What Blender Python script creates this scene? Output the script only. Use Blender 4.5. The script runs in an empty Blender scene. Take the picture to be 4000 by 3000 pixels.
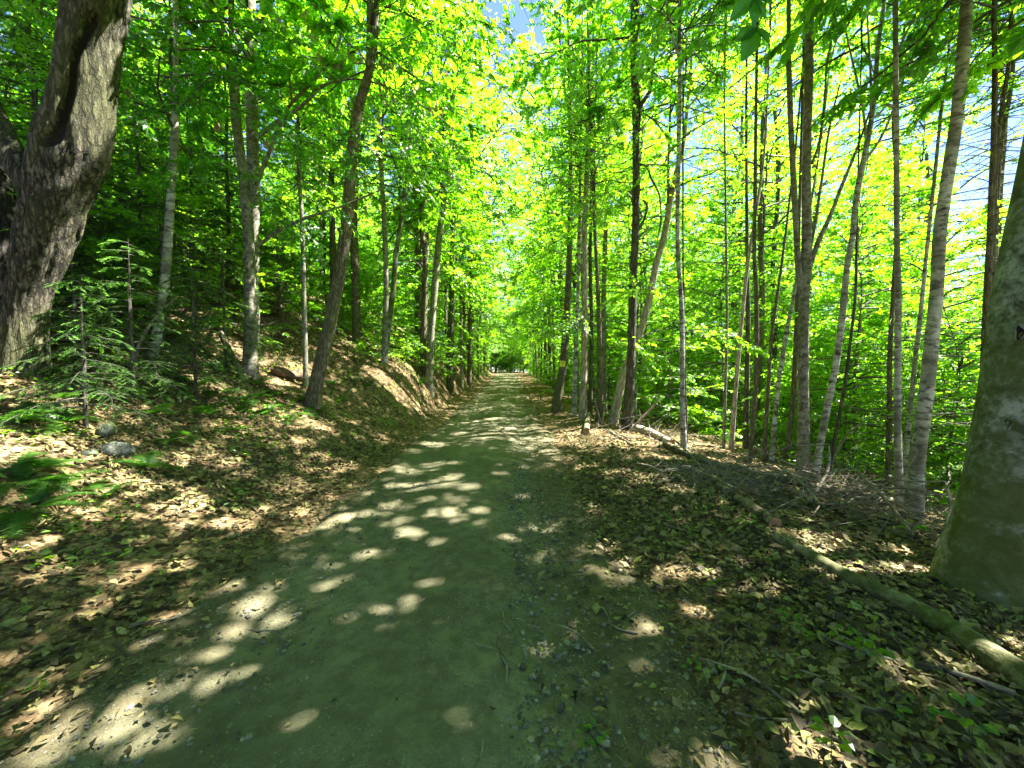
import bpy, math, random
import numpy as np
from mathutils import Vector, Matrix

random.seed(7)
C = bpy.context.scene.collection
R = math.radians
F = 1562.0                      # focal length in photo pixels (photo 4000 x 3000)
CAM = np.array([0.0, 0.0, 1.55])
PITCH = math.atan((1500 - 1440) / F)      # the camera looks down a little

# ------------------------------------------------------------------ helpers
def sstep(a, b, x):
    t = np.clip((np.asarray(x, float) - a) / (b - a), 0, 1)
    return t * t * (3 - 2 * t)

def wob(x, y, s, seed=0.0):
    """cheap smooth noise in about -1..1"""
    x = np.asarray(x, float) * s; y = np.asarray(y, float) * s
    return (np.sin(x * 1.7 + 1.3 * np.sin(y * 0.9 + seed)) * np.cos(y * 1.3 + 1.1 * np.sin(x * 1.1 + seed * 2.1))
            + 0.5 * np.sin(x * 3.1 + y * 2.3 + seed) * np.cos(y * 3.7 - x * 1.9 + seed * 1.7)) / 1.3

def cx(y):
    y = np.asarray(y, float)
    return -0.0009 * np.clip(y - 38, 0, None) ** 2

def rise(y):
    y = np.asarray(y, float)
    return 0.9 * sstep(14, 62, y) + 0.03 * np.sin(y * 0.45)*sstep(6, 14, y)

def base_h(x, y):
    x = np.asarray(x, float); y = np.asarray(y, float)
    xr = x - cx(y)
    d = np.clip(-xr - 2.55 + 0.18 * wob(x, y, 0.6, 1.0), 0, None)
    e = np.clip(xr - 2.45, 0, None)
    left = (0.44 + 0.13 * sstep(5, 8.5, y)) * (np.sqrt(d * d + 0.30) - 0.548) + 1.15 * sstep(0.0, 1.5, d) * sstep(9, 13, y)
    left = np.where(d > 9, left - 0.27 * (d - 9), left)
    left = np.where(d > 40, left - 0.2 * (d - 40), left)
    right = -0.175 * (np.sqrt(e * e + 0.5) - 0.707)
    right = np.where(e > 22, right + 0.14 * (e - 22), right)
    right = np.where(e > 60, right + 0.035 * (e - 60), right)
    return left + right + rise(y), d, e, xr

def h(x, y):
    z, d, e, xr = base_h(x, y)
    off = np.clip((np.abs(xr + 0.65) - 1.6) / 2.0, 0, 1)
    z = z + off * (0.035 * wob(x, y, 1.6, 3.0) + 0.02 * wob(x, y, 4.1, 5.0)) + 0.16 * wob(x, y, 0.33, 2.0) * sstep(1.0, 5.0, d + e)
    z = z + 0.06 * np.exp(-((xr - 2.0) / 0.5) ** 2)
    return z

def h1(x, y):
    return float(h(x, y))

def ray(u, v):
    a, b = (u - 2000) / F, -(v - 1500) / F
    c, s = math.cos(PITCH), math.sin(PITCH)
    return np.array([a, c + b * s, b * c - s])

def P(u, v, Y):
    d = ray(u, v)
    return CAM + d * (Y / d[1])

def ground(u, v, lo=0.8, hi=90.0):
    d = ray(u, v); d = d / d[1]
    t = lo
    while t < hi:
        p = CAM + d * t
        if p[2] < h1(p[0], p[1]):
            a, b = t - 0.06, t
            for _ in range(12):
                m = (a + b) / 2; q = CAM + d * m
                if q[2] < h1(q[0], q[1]): b = m
                else: a = m
            return CAM + d * b
        t += 0.06
    return CAM + d * hi

def tag(o, label=None, cat=None, group=None, kind=None):
    if label: o['label'] = label
    if cat: o['category'] = cat
    if group: o['group'] = group
    if kind: o['kind'] = kind
    return o

def empty(name, loc, rz=0.0):
    o = bpy.data.objects.new(name, None); C.objects.link(o)
    o.empty_display_size = 0.2
    o.location = [float(t) for t in loc]; o.rotation_euler = (0, 0, rz)
    return o

def link(name, mesh, parent=None, loc=(0, 0, 0), rot=(0, 0, 0), sc=1.0):
    o = bpy.data.objects.new(name, mesh); C.objects.link(o)
    o.parent = parent
    o.location = [float(t) for t in loc]; o.rotation_euler = rot
    o.scale = (sc, sc, sc) if not hasattr(sc, '__len__') else sc
    return o

class Geo:
    """collects vertices, faces of any size, a tint per vertex and a material slot per face"""
    def __init__(s): s.v = []; s.f = []; s.t = []; s.n = 0
    def add(s, v, f, slot=0, tint=0.5, smooth=False):
        v = np.asarray(v, np.float32).reshape(-1, 3)
        f = np.asarray(f, np.int64)
        s.v.append(v); s.f.append((f + s.n, slot, smooth))
        t = np.asarray(tint, np.float32)
        s.t.append(np.broadcast_to(t, (len(v),)).copy() if t.ndim == 0 else t)
        s.n += len(v)
    def build(s, name, mats):
        v = np.concatenate(s.v)
        me = bpy.data.meshes.new(name)
        me.vertices.add(len(v)); me.vertices.foreach_set('co', v.ravel())
        li = np.concatenate([f.ravel() for f, _, _ in s.f])
        sz = np.concatenate([np.full(len(f), f.shape[1]) for f, _, _ in s.f])
        sl = np.concatenate([np.full(len(f), m) for f, m, _ in s.f])
        sm = np.concatenate([np.full(len(f), b) for f, _, b in s.f])
        me.loops.add(len(li)); me.loops.foreach_set('vertex_index', li.astype(np.int32))
        me.polygons.add(len(sz))
        st = np.concatenate([[0], np.cumsum(sz)[:-1]])
        me.polygons.foreach_set('loop_start', st.astype(np.int32))
        me.polygons.foreach_set('material_index', sl.astype(np.int32))
        me.polygons.foreach_set('use_smooth', sm.astype(bool))
        a = me.attributes.new('tint', 'FLOAT', 'POINT'); a.data.foreach_set('value', np.concatenate(s.t))
        for m in mats: me.materials.append(m)
        me.update(calc_edges=True)
        return me

def nrm(a):
    return a / np.maximum(np.linalg.norm(a, axis=-1, keepdims=True), 1e-9)

def tubes(paths, radii, sides=5):
    """paths (T,S,3), radii (T,S) -> verts, quads"""
    paths = np.asarray(paths, float); radii = np.asarray(radii, float)
    T, S, _ = paths.shape
    tan = nrm(np.gradient(paths, axis=1))
    ref = np.where(np.abs(tan[..., 2:3]) > 0.9, np.array([1.0, 0.05, 0]), np.array([0, 0, 1.0]))
    ref = np.where((np.abs(tan[:, :1, 2:3]) > 0.75), np.array([1.0, 0.05, 0]), np.array([0, 0, 1.0])) + 0 * ref
    a = nrm(np.cross(tan, ref)); b = np.cross(tan, a)
    th = np.arange(sides) / sides * 2 * math.pi
    ring = a[:, :, None, :] * np.cos(th)[None, None, :, None] + b[:, :, None, :] * np.sin(th)[None, None, :, None]
    v = paths[:, :, None, :] + ring * radii[:, :, None, None]
    idx = np.arange(T * S * sides).reshape(T, S, sides)
    nx = np.roll(idx, -1, axis=2)
    q = np.stack([idx[:, :-1], nx[:, :-1], nx[:, 1:], idx[:, 1:]], -1).reshape(-1, 4)
    return v.reshape(-1, 3), q

def catmull(pts, n):
    pts = np.asarray(pts, float)
    if len(pts) == 2:
        t = np.linspace(0, 1, n)[:, None]; return pts[0] * (1 - t) + pts[1] * t
    seg = np.linalg.norm(np.diff(pts[:, :3], axis=0), axis=1)
    k = np.concatenate([[0], np.cumsum(seg)])
    p = np.vstack([2 * pts[0] - pts[1], pts, 2 * pts[-1] - pts[-2]])
    out = []
    for t in np.linspace(0, k[-1], n):
        i = min(max(np.searchsorted(k, t, 'right') - 1, 0), len(pts) - 2)
        w = (t - k[i]) / max(seg[i], 1e-9)
        p0, p1, p2, p3 = p[i], p[i + 1], p[i + 2], p[i + 3]
        out.append(0.5 * (2 * p1 + (p2 - p0) * w + (2 * p0 - 5 * p1 + 4 * p2 - p3) * w * w + (3 * p1 - p0 - 3 * p2 + p3) * w ** 3))
    return np.array(out)

def bark_tube(g, pts, rad, sides=14, step=0.14, rough=0.05, furrow=0.0, lumps=0.0, slot=0, seed=0, cap=False, flare=0.0, flare_h=0.5):
    """one tapered limb with an uneven surface; pts (n,3), rad (n)"""
    pts = np.asarray(pts, float); rad = np.asarray(rad, float)
    L = np.linalg.norm(np.diff(pts, axis=0), axis=1).sum()
    n = int(np.clip(L / step, 4, 220))
    pr = catmull(np.hstack([pts, rad[:, None]]), n)
    p, r = pr[:, :3], np.maximum(pr[:, 3], 0.003)
    s = np.linspace(0, L, n)
    tan = nrm(np.gradient(p, axis=0))
    ref = np.array([1.0, 0.05, 0]) if abs(tan[0, 2]) > 0.6 else np.array([0, 0, 1.0])
    a = nrm(np.cross(tan, ref)); b = np.cross(tan, a)
    th = np.arange(sides) / sides * 2 * math.pi
    TH, SS = np.meshgrid(th, s)
    rg = np.random.default_rng(seed + 11)
    ph = rg.uniform(0, 6.28, 8)
    m = 1 + rough * (np.sin(2 * TH + SS * 1.3 / max(r[0] * 6, .2) + ph[0]) * 0.6 + np.sin(3 * TH - SS * 2.1 + ph[1]) * 0.5 + np.sin(SS * 5.3 + ph[2] + np.sin(TH + ph[3])) * 0.35)
    if furrow:
        m = m + furrow * (np.abs(np.sin(TH * 5.5 + 1.6 * np.sin(SS * 1.9 + ph[4]) + np.sin(SS * 5 + TH * 2))) - 0.6)
        m = m + furrow * 0.5 * rg.uniform(-1, 1, m.shape)
    if lumps:
        for _ in range(9):
            t0, s0 = rg.uniform(0, 6.28), rg.uniform(0.1 * L, L)
            dth = np.angle(np.exp(1j * (TH - t0)))
            m = m + lumps * rg.uniform(0.4, 1) * np.exp(-(dth / 0.55) ** 2 - ((SS - s0) / rg.uniform(0.18, 0.4)) ** 2)
    if flare:
        lob = 0.55 + 0.45 * np.cos(TH * 4 + ph[5] + 0.6 * np.sin(TH * 2 + ph[6]))
        m = m + flare * np.exp(-SS / flare_h) * (0.35 + lob)
    ring = a[:, None, :] * np.cos(TH)[..., None] + b[:, None, :] * np.sin(TH)[..., None]
    v = (p[:, None, :] + ring * (r[:, None] * m)[..., None]).reshape(-1, 3)
    idx = np.arange(n * sides).reshape(n, sides); nx = np.roll(idx, -1, axis=1)
    q = np.stack([idx[:-1], nx[:-1], nx[1:], idx[1:]], -1).reshape(-1, 4)
    g.add(v, q, slot, 0.5, True)
    if cap:
        for ringi, rev in ((0, True), (n - 1, False)):
            c = p[ringi]; vv = v.reshape(n, sides, 3)[ringi]
            mid = c + (vv - c) * 0.55 + tan[ringi] * (0.004 if not rev else -0.004)
            allv = np.vstack([vv, mid, c[None] + tan[ringi] * (0.012 if not rev else -0.012)])
            i = np.arange(sides); j = (i + 1) % sides
            q4 = np.stack([i, j, sides + j, sides + i], 1); t3 = np.stack([sides + i, sides + j, np.full(sides, 2 * sides)], 1)
            if rev: q4 = q4[:, ::-1]; t3 = t3[:, ::-1]
            g.add(allv, q4, slot + 1, 0.5, False)
            g.add(allv, t3, slot + 1, 0.5, False)
    return p, r

# ------------------------------------------------------------------ materials
def new_mat(name):
    m = bpy.data.materials.new(name); m.use_nodes = True
    nt = m.node_tree; nt.nodes.clear()
    out = nt.nodes.new('ShaderNodeOutputMaterial')
    return m, nt, out

class N:
    def __init__(s, nt): s.nt = nt
    def __call__(s, t, ins=None, **kw):
        n = s.nt.nodes.new('ShaderNode' + t)
        for k, v in kw.items(): setattr(n, k, v)
        for k, v in (ins or {}).items():
            if hasattr(v, 'is_output') or isinstance(v, bpy.types.NodeSocket): s.nt.links.new(v, n.inputs[k])
            else: n.inputs[k].default_value = v
        return n
    def ramp(s, fac, stops, interp='LINEAR'):
        n = s.nt.nodes.new('ShaderNodeValToRGB'); n.color_ramp.interpolation = interp
        e = n.color_ramp.elements
        while len(e) < len(stops): e.new(0.5)
        for x, (p, c) in zip(e, stops): x.position = p; x.color = (*c, 1) if len(c) == 3 else c
        s.nt.links.new(fac, n.inputs[0]); return n.outputs[0]
    def mix(s, fac, a, b, mode='MIX'):
        n = s.nt.nodes.new('ShaderNodeMix'); n.data_type = 'RGBA'; n.blend_type = mode
        for sock, v in ((n.inputs[0], fac), (n.inputs[6], a), (n.inputs[7], b)):
            if isinstance(v, bpy.types.NodeSocket): s.nt.links.new(v, sock)
            else: sock.default_value = v if not (hasattr(v, '__len__') and len(v) == 3) else (*v, 1)
        return n.outputs[2]
    def math(s, op, a, b=0.0, clamp=False):
        n = s.nt.nodes.new('ShaderNodeMath'); n.operation = op; n.use_clamp = clamp
        for sock, v in ((n.inputs[0], a), (n.inputs[1], b)):
            if isinstance(v, bpy.types.NodeSocket): s.nt.links.new(v, sock)
            else: sock.default_value = v
        return n.outputs[0]

def leaf_mat(name, d0, d1, t0, t1, gloss=0.06, trans=0.55, rough=0.4):
    m, nt, out = new_mat(name); n = N(nt)
    at = n('Attribute', attribute_name='tint'); oi = n('ObjectInfo')
    f = n.math('ADD', at.outputs['Fac'], n.math('MULTIPLY', n.math('SUBTRACT', oi.outputs['Random'], 0.5), 0.35), True)
    dc = n.mix(f, d0, d1); tc = n.mix(f, t0, t1)
    df = n('BsdfDiffuse', {'Color': dc}); tr = n('BsdfTranslucent', {'Color': tc})
    a = n('MixShader', {0: trans, 1: df.outputs[0], 2: tr.outputs[0]})
    gl = n('BsdfGlossy', {'Color': (1, 1, 1, 1), 'Roughness': rough})
    b = n('MixShader', {0: gloss, 1: a.outputs[0], 2: gl.outputs[0]})
    nt.links.new(b.outputs[0], out.inputs[0])
    return m

def bark_mat(name, light, mid, dark, moss=(0.10, 0.115, 0.025), moss_amt=0.35, kind='furrow', scale=1.0, bump=0.5):
    m, nt, out = new_mat(name); n = N(nt)
    tc = n('TexCoord'); oi = n('ObjectInfo')
    ofs = n('VectorMath', {0: tc.outputs['Object']}, operation='ADD')
    sh = n('CombineXYZ', {2: n.math('MULTIPLY', oi.outputs['Random'], 37.0)})
    nt.links.new(sh.outputs[0], ofs.inputs[1])
    if kind == 'furrow': sc = (13 * scale, 13 * scale, 2.6 * scale)
    elif kind == 'birch': sc = (3.6 * scale, 3.6 * scale, 8.5 * scale)
    else: sc = (4 * scale, 4 * scale, 4.5 * scale)
    mp = n('Mapping', {'Vector': ofs.outputs[0], 'Scale': sc})
    n1 = n('TexNoise', {'Vector': mp.outputs[0], 'Scale': 1.6, 'Detail': 6.0, 'Roughness': 0.68, 'Distortion': 0.6})
    n2 = n('TexNoise', {'Vector': ofs.outputs[0], 'Scale': 2.3, 'Detail': 4.0, 'Roughness': 0.6})
    n3 = n('TexNoise', {'Vector': ofs.outputs[0], 'Scale': 26.0, 'Detail': 4.0, 'Roughness': 0.7})
    if kind == 'birch':
        col = n.ramp(n1.outputs[0], [(0.36, dark), (0.45, mid), (0.53, light), (1.0, light)])
        patch = n.ramp(n2.outputs[0], [(0.45, (0, 0, 0)), (0.60, (1, 1, 1))])
        col = n.mix(n.math('MULTIPLY', patch, 0.7), col, n.mix(n3.outputs[0], dark, mid))
    elif kind == 'smooth':
        col = n.ramp(n1.outputs[0], [(0.38, dark), (0.49, mid), (0.58, light)])
        spots = n.ramp(n3.outputs[0], [(0.54, (0, 0, 0)), (0.62, (1, 1, 1))])
        col = n.mix(n.math('MULTIPLY', spots, 0.6), col, dark)
        lich = n('TexVoronoi', {'Vector': ofs.outputs[0], 'Scale': 7.0, 'Randomness': 1.0})
        lr = n.ramp(lich.outputs['Distance'], [(0.10, (1, 1, 1)), (0.22, (0, 0, 0))])
        col = n.mix(n.math('MULTIPLY', lr, 0.45), col, (light[0] * 1.35, light[1] * 1.35, light[2] * 1.3))
    else:
        col = n.ramp(n1.outputs[0], [(0.36, dark), (0.49, mid), (0.60, light)])
        wv_ = n('VectorMath', {0: mp.outputs[0], 1: n('VectorMath', {0: n3.outputs['Color'], 'Scale': 0.5}, operation='SCALE').outputs[0]}, operation='ADD')
        vc = n('TexVoronoi', {'Vector': wv_.outputs[0], 'Scale': 1.25}, feature='DISTANCE_TO_EDGE')
        crack = n.ramp(vc.outputs['Distance'], [(0.02, (1, 1, 1)), (0.16, (0, 0, 0))])
        col = n.mix(n.math('MULTIPLY', crack, 0.8), col, dark)
        blot = n('TexNoise', {'Vector': ofs.outputs[0], 'Scale': 5.0, 'Detail': 5.0, 'Roughness': 0.7})
        col = n.mix(n.math('MULTIPLY', n.ramp(blot.outputs[0], [(0.56, (0, 0, 0)), (0.64, (1, 1, 1))]), 0.4), col, (light[0] * 1.4, light[1] * 1.4, light[2] * 1.4))
        col = n.mix(n.math('MULTIPLY', n.ramp(n3.outputs[0], [(0.42, (0, 0, 0)), (0.7, (1, 1, 1))]), 0.35), col, dark)
    n4 = n('TexNoise', {'Vector': ofs.outputs[0], 'Scale': 1.15, 'Detail': 5.0, 'Roughness': 0.65})
    mfac = n.math('MULTIPLY', n.ramp(n.math('ADD', n.math('MULTIPLY', n4.outputs[0], 0.75), n.math('MULTIPLY', n3.outputs[0], 0.25)), [(0.44, (0, 0, 0)), (0.55, (1, 1, 1))]), moss_amt)
    col = n.mix(mfac, col, moss)
    hgt = n.math('ADD', n.math('MULTIPLY', n1.outputs[0], 1.0), n.math('MULTIPLY', n3.outputs[0], 0.35))
    if kind == 'furrow': hgt = n.math('SUBTRACT', hgt, n.math('MULTIPLY', crack, 0.8))
    bp = n('Bump', {'Strength': bump, 'Distance': 0.03, 'Height': hgt})
    bs = n('BsdfPrincipled', {'Base Color': col, 'Roughness': 0.85, 'Normal': bp.outputs[0], 'Specular IOR Level': 0.2})
    nt.links.new(bs.outputs[0], out.inputs[0])
    return m

def plain_mat(name, c0, c1, scale=20.0, rough=0.8, bump=0.3):
    m, nt, out = new_mat(name); n = N(nt)
    tc = n('TexCoord')
    n1 = n('TexNoise', {'Vector': tc.outputs['Object'], 'Scale': scale, 'Detail': 5.0, 'Roughness': 0.65})
    col = n.ramp(n1.outputs[0], [(0.35, c0), (0.65, c1)])
    bp = n('Bump', {'Strength': bump, 'Distance': 0.02, 'Height': n1.outputs[0]})
    bs = n('BsdfPrincipled', {'Base Color': col, 'Roughness': rough, 'Normal': bp.outputs[0], 'Specular IOR Level': 0.25})
    nt.links.new(bs.outputs[0], out.inputs[0])
    return m

def tint_mat(name, stops, rough=0.75, trans=0.0, bump=0.0, spec=0.25):
    m, nt, out = new_mat(name); n = N(nt)
    at = n('Attribute', attribute_name='tint')
    col = n.ramp(at.outputs['Fac'], stops)
    ge = n('NewGeometry')
    n1 = n('TexNoise', {'Vector': ge.outputs['Position'], 'Scale': 45.0, 'Detail': 3.0})
    col = n.mix(n.math('MULTIPLY', n1.outputs[0], 0.5), col, (0.05, 0.04, 0.02), 'MULTIPLY') if False else n.mix(n.ramp(n1.outputs[0], [(0.35, (0.45,)*3), (0.65, (0, 0, 0))]), col, (0.05, 0.035, 0.02))
    bs = n('BsdfPrincipled', {'Base Color': col, 'Roughness': rough, 'Specular IOR Level': spec})
    sh = bs.outputs[0]
    if trans:
        tr = n('BsdfTranslucent', {'Color': col}); sh = n('MixShader', {0: trans, 1: sh, 2: tr.outputs[0]}).outputs[0]
    nt.links.new(sh, out.inputs[0])
    return m

def ground_mat():
    m, nt, out = new_mat('leaf_litter_soil'); n = N(nt)
    ge = n('NewGeometry'); at = n('Attribute', attribute_name='tint')
    mp = n('Mapping', {'Vector': ge.outputs['Position'], 'Scale': (1, 1, 0.6)})
    dis = n('TexNoise', {'Vector': mp.outputs[0], 'Scale': 9.0, 'Detail': 3.0})
    wv = n('VectorMath', {0: mp.outputs[0], 1: n('VectorMath', {0: dis.outputs['Color'], 'Scale': 0.12}, operation='SCALE').outputs[0]}, operation='ADD')
    v1 = n('TexVoronoi', {'Vector': wv.outputs[0], 'Scale': 17.0})
    v2 = n('TexVoronoi', {'Vector': wv.outputs[0], 'Scale': 38.0})
    sep = n('SeparateColor', {0: v1.outputs['Color']}); sep2 = n('SeparateColor', {0: v2.outputs['Color']})
    c1 = n.ramp(sep.outputs[0], [(0.0, (0.035, 0.024, 0.012)), (0.35, (0.09, 0.06, 0.028)), (0.6, (0.17, 0.12, 0.055)), (0.85, (0.26, 0.19, 0.09)), (1.0, (0.17, 0.16, 0.05))])
    c2 = n.ramp(sep2.outputs[1], [(0.0, (0.03, 0.02, 0.012)), (0.5, (0.12, 0.075, 0.04)), (1.0, (0.28, 0.19, 0.10))])
    big = n('TexNoise', {'Vector': ge.outputs['Position'], 'Scale': 1.3, 'Detail': 5.0, 'Roughness': 0.6})
    col = n.mix(n.ramp(big.outputs[0], [(0.42, (0.15,)*3), (0.62, (0.85,)*3)]), c1, c2)
    edge = n.ramp(v1.outputs['Distance'], [(0.0, (0, 0, 0)), (0.6, (0, 0, 0)), (1.0, (0.5,)*3)])
    col = n.mix(edge, col, (0.02, 0.014, 0.008))
    grn = n('TexNoise', {'Vector': ge.outputs['Position'], 'Scale': 7.0, 'Detail': 6.0, 'Roughness': 0.7})
    gcol = n.ramp(grn.outputs[0], [(0.3, (0.035, 0.06, 0.012)), (0.5, (0.07, 0.13, 0.02)), (0.7, (0.12, 0.19, 0.035))])
    col = n.mix(at.outputs['Fac'], col, gcol)
    hh = n.math('ADD', n.math('MULTIPLY', sep.outputs[0], 0.6), n.math('MULTIPLY', sep2.outputs[1], 0.4))
    bp = n('Bump', {'Strength': 0.7, 'Distance': 0.035, 'Height': hh})
    bs = n('BsdfPrincipled', {'Base Color': col, 'Roughness': 0.85, 'Normal': bp.outputs[0], 'Specular IOR Level': 0.05})
    nt.links.new(bs.outputs[0], out.inputs[0])
    return m

def road_mat():
    m, nt, out = new_mat('packed_gravel'); n = N(nt)
    ge = n('NewGeometry'); at = n('Attribute', attribute_name='tint')
    pos = ge.outputs['Position']
    big = n('TexNoise', {'Vector': pos, 'Scale': 0.9, 'Detail': 6.0, 'Roughness': 0.62})
    mid = n('TexNoise', {'Vector': pos, 'Scale': 9.0, 'Detail': 6.0, 'Roughness': 0.7})
    fine = n('TexNoise', {'Vector': pos, 'Scale': 160.0, 'Detail': 3.0, 'Roughness': 0.7})
    v1 = n('TexVoronoi', {'Vector': pos, 'Scale': 62.0}); v2 = n('TexVoronoi', {'Vector': pos, 'Scale': 130.0})
    s1 = n('SeparateColor', {0: v1.outputs['Color']}); s2 = n('SeparateColor', {0: v2.outputs['Color']})
    base = n.ramp(big.outputs[0], [(0.35, (0.135, 0.125, 0.068)), (0.5, (0.19, 0.175, 0.094)), (0.65, (0.26, 0.235, 0.13))])
    soil = n.ramp(mid.outputs[0], [(0.35, (0.075, 0.056, 0.025)), (0.65, (0.165, 0.135, 0.065))])
    col = n.mix(at.outputs['Fac'], base, soil)
    peb = n.ramp(s1.outputs[0], [(0.0, (0.08, 0.078, 0.06)), (0.5, (0.18, 0.175, 0.135)), (1.0, (0.34, 0.32, 0.25))])
    isp = n.math('MULTIPLY', n.ramp(s1.outputs[1], [(0.55, (0, 0, 0)), (0.6, (1, 1, 1))]), n.ramp(v1.outputs['Distance'], [(0.32, (1, 1, 1)), (0.48, (0, 0, 0))]))
    isp2 = n.math('MULTIPLY', n.ramp(s2.outputs[1], [(0.5, (0, 0, 0)), (0.55, (1, 1, 1))]), n.ramp(v2.outputs['Distance'], [(0.3, (1, 1, 1)), (0.5, (0, 0, 0))]))
    pat = n('TexNoise', {'Vector': pos, 'Scale': 2.6, 'Detail': 4.0, 'Roughness': 0.65})
    pf = n.ramp(pat.outputs[0], [(0.42, (0.1,)*3), (0.6, (1, 1, 1))])
    isp = n.math('MULTIPLY', isp, pf); isp2 = n.math('MULTIPLY', isp2, pf)
    col = n.mix(n.ramp(mid.outputs[0], [(0.4, (0.55,)*3), (0.58, (0, 0, 0))]), col, (0.085, 0.072, 0.042))
    col = n.mix(n.math('MULTIPLY', isp2, 0.5), col, n.ramp(s2.outputs[0], [(0.0, (0.06, 0.055, 0.04)), (1.0, (0.30, 0.28, 0.21))]))
    col = n.mix(n.math('MULTIPLY', isp, 0.75), col, peb)
    col = n.mix(n.ramp(fine.outputs[0], [(0.35, (0.35,)*3), (0.6, (0, 0, 0))]), col, (0.06, 0.055, 0.045))
    hh = n.math('ADD', n.math('ADD', n.math('MULTIPLY', isp, 0.8), n.math('MULTIPLY', isp2, 0.4)), n.math('ADD', n.math('MULTIPLY', mid.outputs[0], 0.8), n.math('MULTIPLY', fine.outputs[0], 0.25)))
    bp = n('Bump', {'Strength': 0.6, 'Distance': 0.022, 'Height': hh})
    bs = n('BsdfPrincipled', {'Base Color': col, 'Roughness': 0.95, 'Normal': bp.outputs[0], 'Specular IOR Level': 0.05})
    nt.links.new(bs.outputs[0], out.inputs[0])
    return m

M = {}
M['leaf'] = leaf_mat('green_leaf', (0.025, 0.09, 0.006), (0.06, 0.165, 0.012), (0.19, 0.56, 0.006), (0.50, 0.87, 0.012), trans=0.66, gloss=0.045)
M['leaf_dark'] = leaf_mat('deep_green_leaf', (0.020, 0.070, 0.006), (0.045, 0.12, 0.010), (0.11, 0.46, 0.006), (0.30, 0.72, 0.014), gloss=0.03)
M['needle'] = leaf_mat('hemlock_needle', (0.018, 0.060, 0.012), (0.15, 0.32, 0.05), (0.05, 0.18, 0.01), (0.25, 0.62, 0.04), gloss=0.02, trans=0.4)
M['fern'] = leaf_mat('fern_green', (0.02, 0.065, 0.006), (0.05, 0.12, 0.014), (0.06, 0.24, 0.012), (0.16, 0.40, 0.02), gloss=0.02)
M['bark_old'] = bark_mat('furrowed_grey_brown_bark', (0.18, 0.155, 0.10), (0.085, 0.072, 0.044), (0.018, 0.015, 0.010), moss=(0.075, 0.085, 0.02), moss_amt=0.5, bump=1.0)
M['bark_black'] = bark_mat('shaded_charcoal_bark', (0.05, 0.042, 0.032), (0.025, 0.02, 0.016), (0.008, 0.007, 0.006), moss_amt=0.1, bump=1.0)  # charcoal bark, with the shade of the dark gap put into its colour
M['bark_grey'] = bark_mat('grey_maple_bark', (0.27, 0.25, 0.20), (0.17, 0.15, 0.115), (0.06, 0.05, 0.035), moss_amt=0.4, kind='smooth', bump=0.5, scale=1.6)
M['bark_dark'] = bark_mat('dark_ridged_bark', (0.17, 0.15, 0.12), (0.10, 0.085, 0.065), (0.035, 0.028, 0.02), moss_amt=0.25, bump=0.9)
M['bark_brown'] = bark_mat('brown_ridged_bark', (0.25, 0.20, 0.14), (0.155, 0.12, 0.08), (0.055, 0.042, 0.028), moss_amt=0.4, bump=0.7, scale=1.5)
M['bark_birch'] = bark_mat('patchy_birch_bark', (0.42, 0.40, 0.33), (0.20, 0.18, 0.14), (0.035, 0.03, 0.024), moss_amt=0.2, kind='birch', bump=0.4)
M['bark_spot'] = bark_mat('white_spotted_bark', (0.46, 0.45, 0.41), (0.14, 0.12, 0.10), (0.045, 0.04, 0.032), moss_amt=0.15, kind='birch', scale=0.8, bump=0.4)
M['bark_pale'] = bark_mat('pale_tan_bark', (0.52, 0.44, 0.34), (0.40, 0.33, 0.25), (0.16, 0.12, 0.085), moss_amt=0.15, bump=0.4)
M['bark_beech'] = bark_mat('smooth_beech_bark', (0.30, 0.305, 0.25), (0.18, 0.185, 0.135), (0.055, 0.055, 0.033), moss=(0.075, 0.088, 0.016), moss_amt=0.85, kind='smooth', bump=0.35)
M['twig'] = plain_mat('twig_bark', (0.05, 0.04, 0.03), (0.13, 0.11, 0.085), 14.0)
M['dead'] = plain_mat('weathered_dead_wood', (0.07, 0.055, 0.038), (0.27, 0.225, 0.16), 18.0)
M['moss_log'] = bark_mat('mossy_log_bark', (0.23, 0.19, 0.125), (0.10, 0.076, 0.046), (0.022, 0.016, 0.011), moss=(0.085, 0.105, 0.022), moss_amt=0.55, kind='smooth', bump=0.8, scale=1.3)
M['cut'] = plain_mat('cut_wood', (0.16, 0.08, 0.04), (0.33, 0.19, 0.10), 24.0)
M['rotten'] = plain_mat('rotten_wood', (0.03, 0.02, 0.014), (0.16, 0.10, 0.055), 12.0, bump=0.8)
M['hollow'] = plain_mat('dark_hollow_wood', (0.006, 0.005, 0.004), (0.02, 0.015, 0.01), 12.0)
M['deadleaf'] = tint_mat('hanging_dead_leaf', [(0.0, (0.30, 0.20, 0.09)), (1.0, (0.55, 0.45, 0.26))], trans=0.45)
M['litter'] = tint_mat('fallen_leaf', [(0.0, (0.035, 0.028, 0.012)), (0.3, (0.085, 0.066, 0.026)), (0.5, (0.17, 0.14, 0.052)), (0.78, (0.32, 0.255, 0.105)), (0.90, (0.27, 0.27, 0.07)), (1.0, (0.20, 0.26, 0.06))], trans=0.15)
M['pebble'] = tint_mat('grey_stone', [(0.0, (0.07, 0.07, 0.05)), (0.5, (0.15, 0.15, 0.11)), (0.85, (0.25, 0.245, 0.18)), (1.0, (0.34, 0.30, 0.20))], rough=0.9, spec=0.08)
M['rock'] = bark_mat('mossy_rock', (0.17, 0.17, 0.14), (0.10, 0.10, 0.08), (0.05, 0.05, 0.04), moss=(0.075, 0.105, 0.02), moss_amt=0.85, kind='smooth', bump=0.8, scale=2.0)
M['ground'] = ground_mat()
M['road'] = road_mat()

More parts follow.
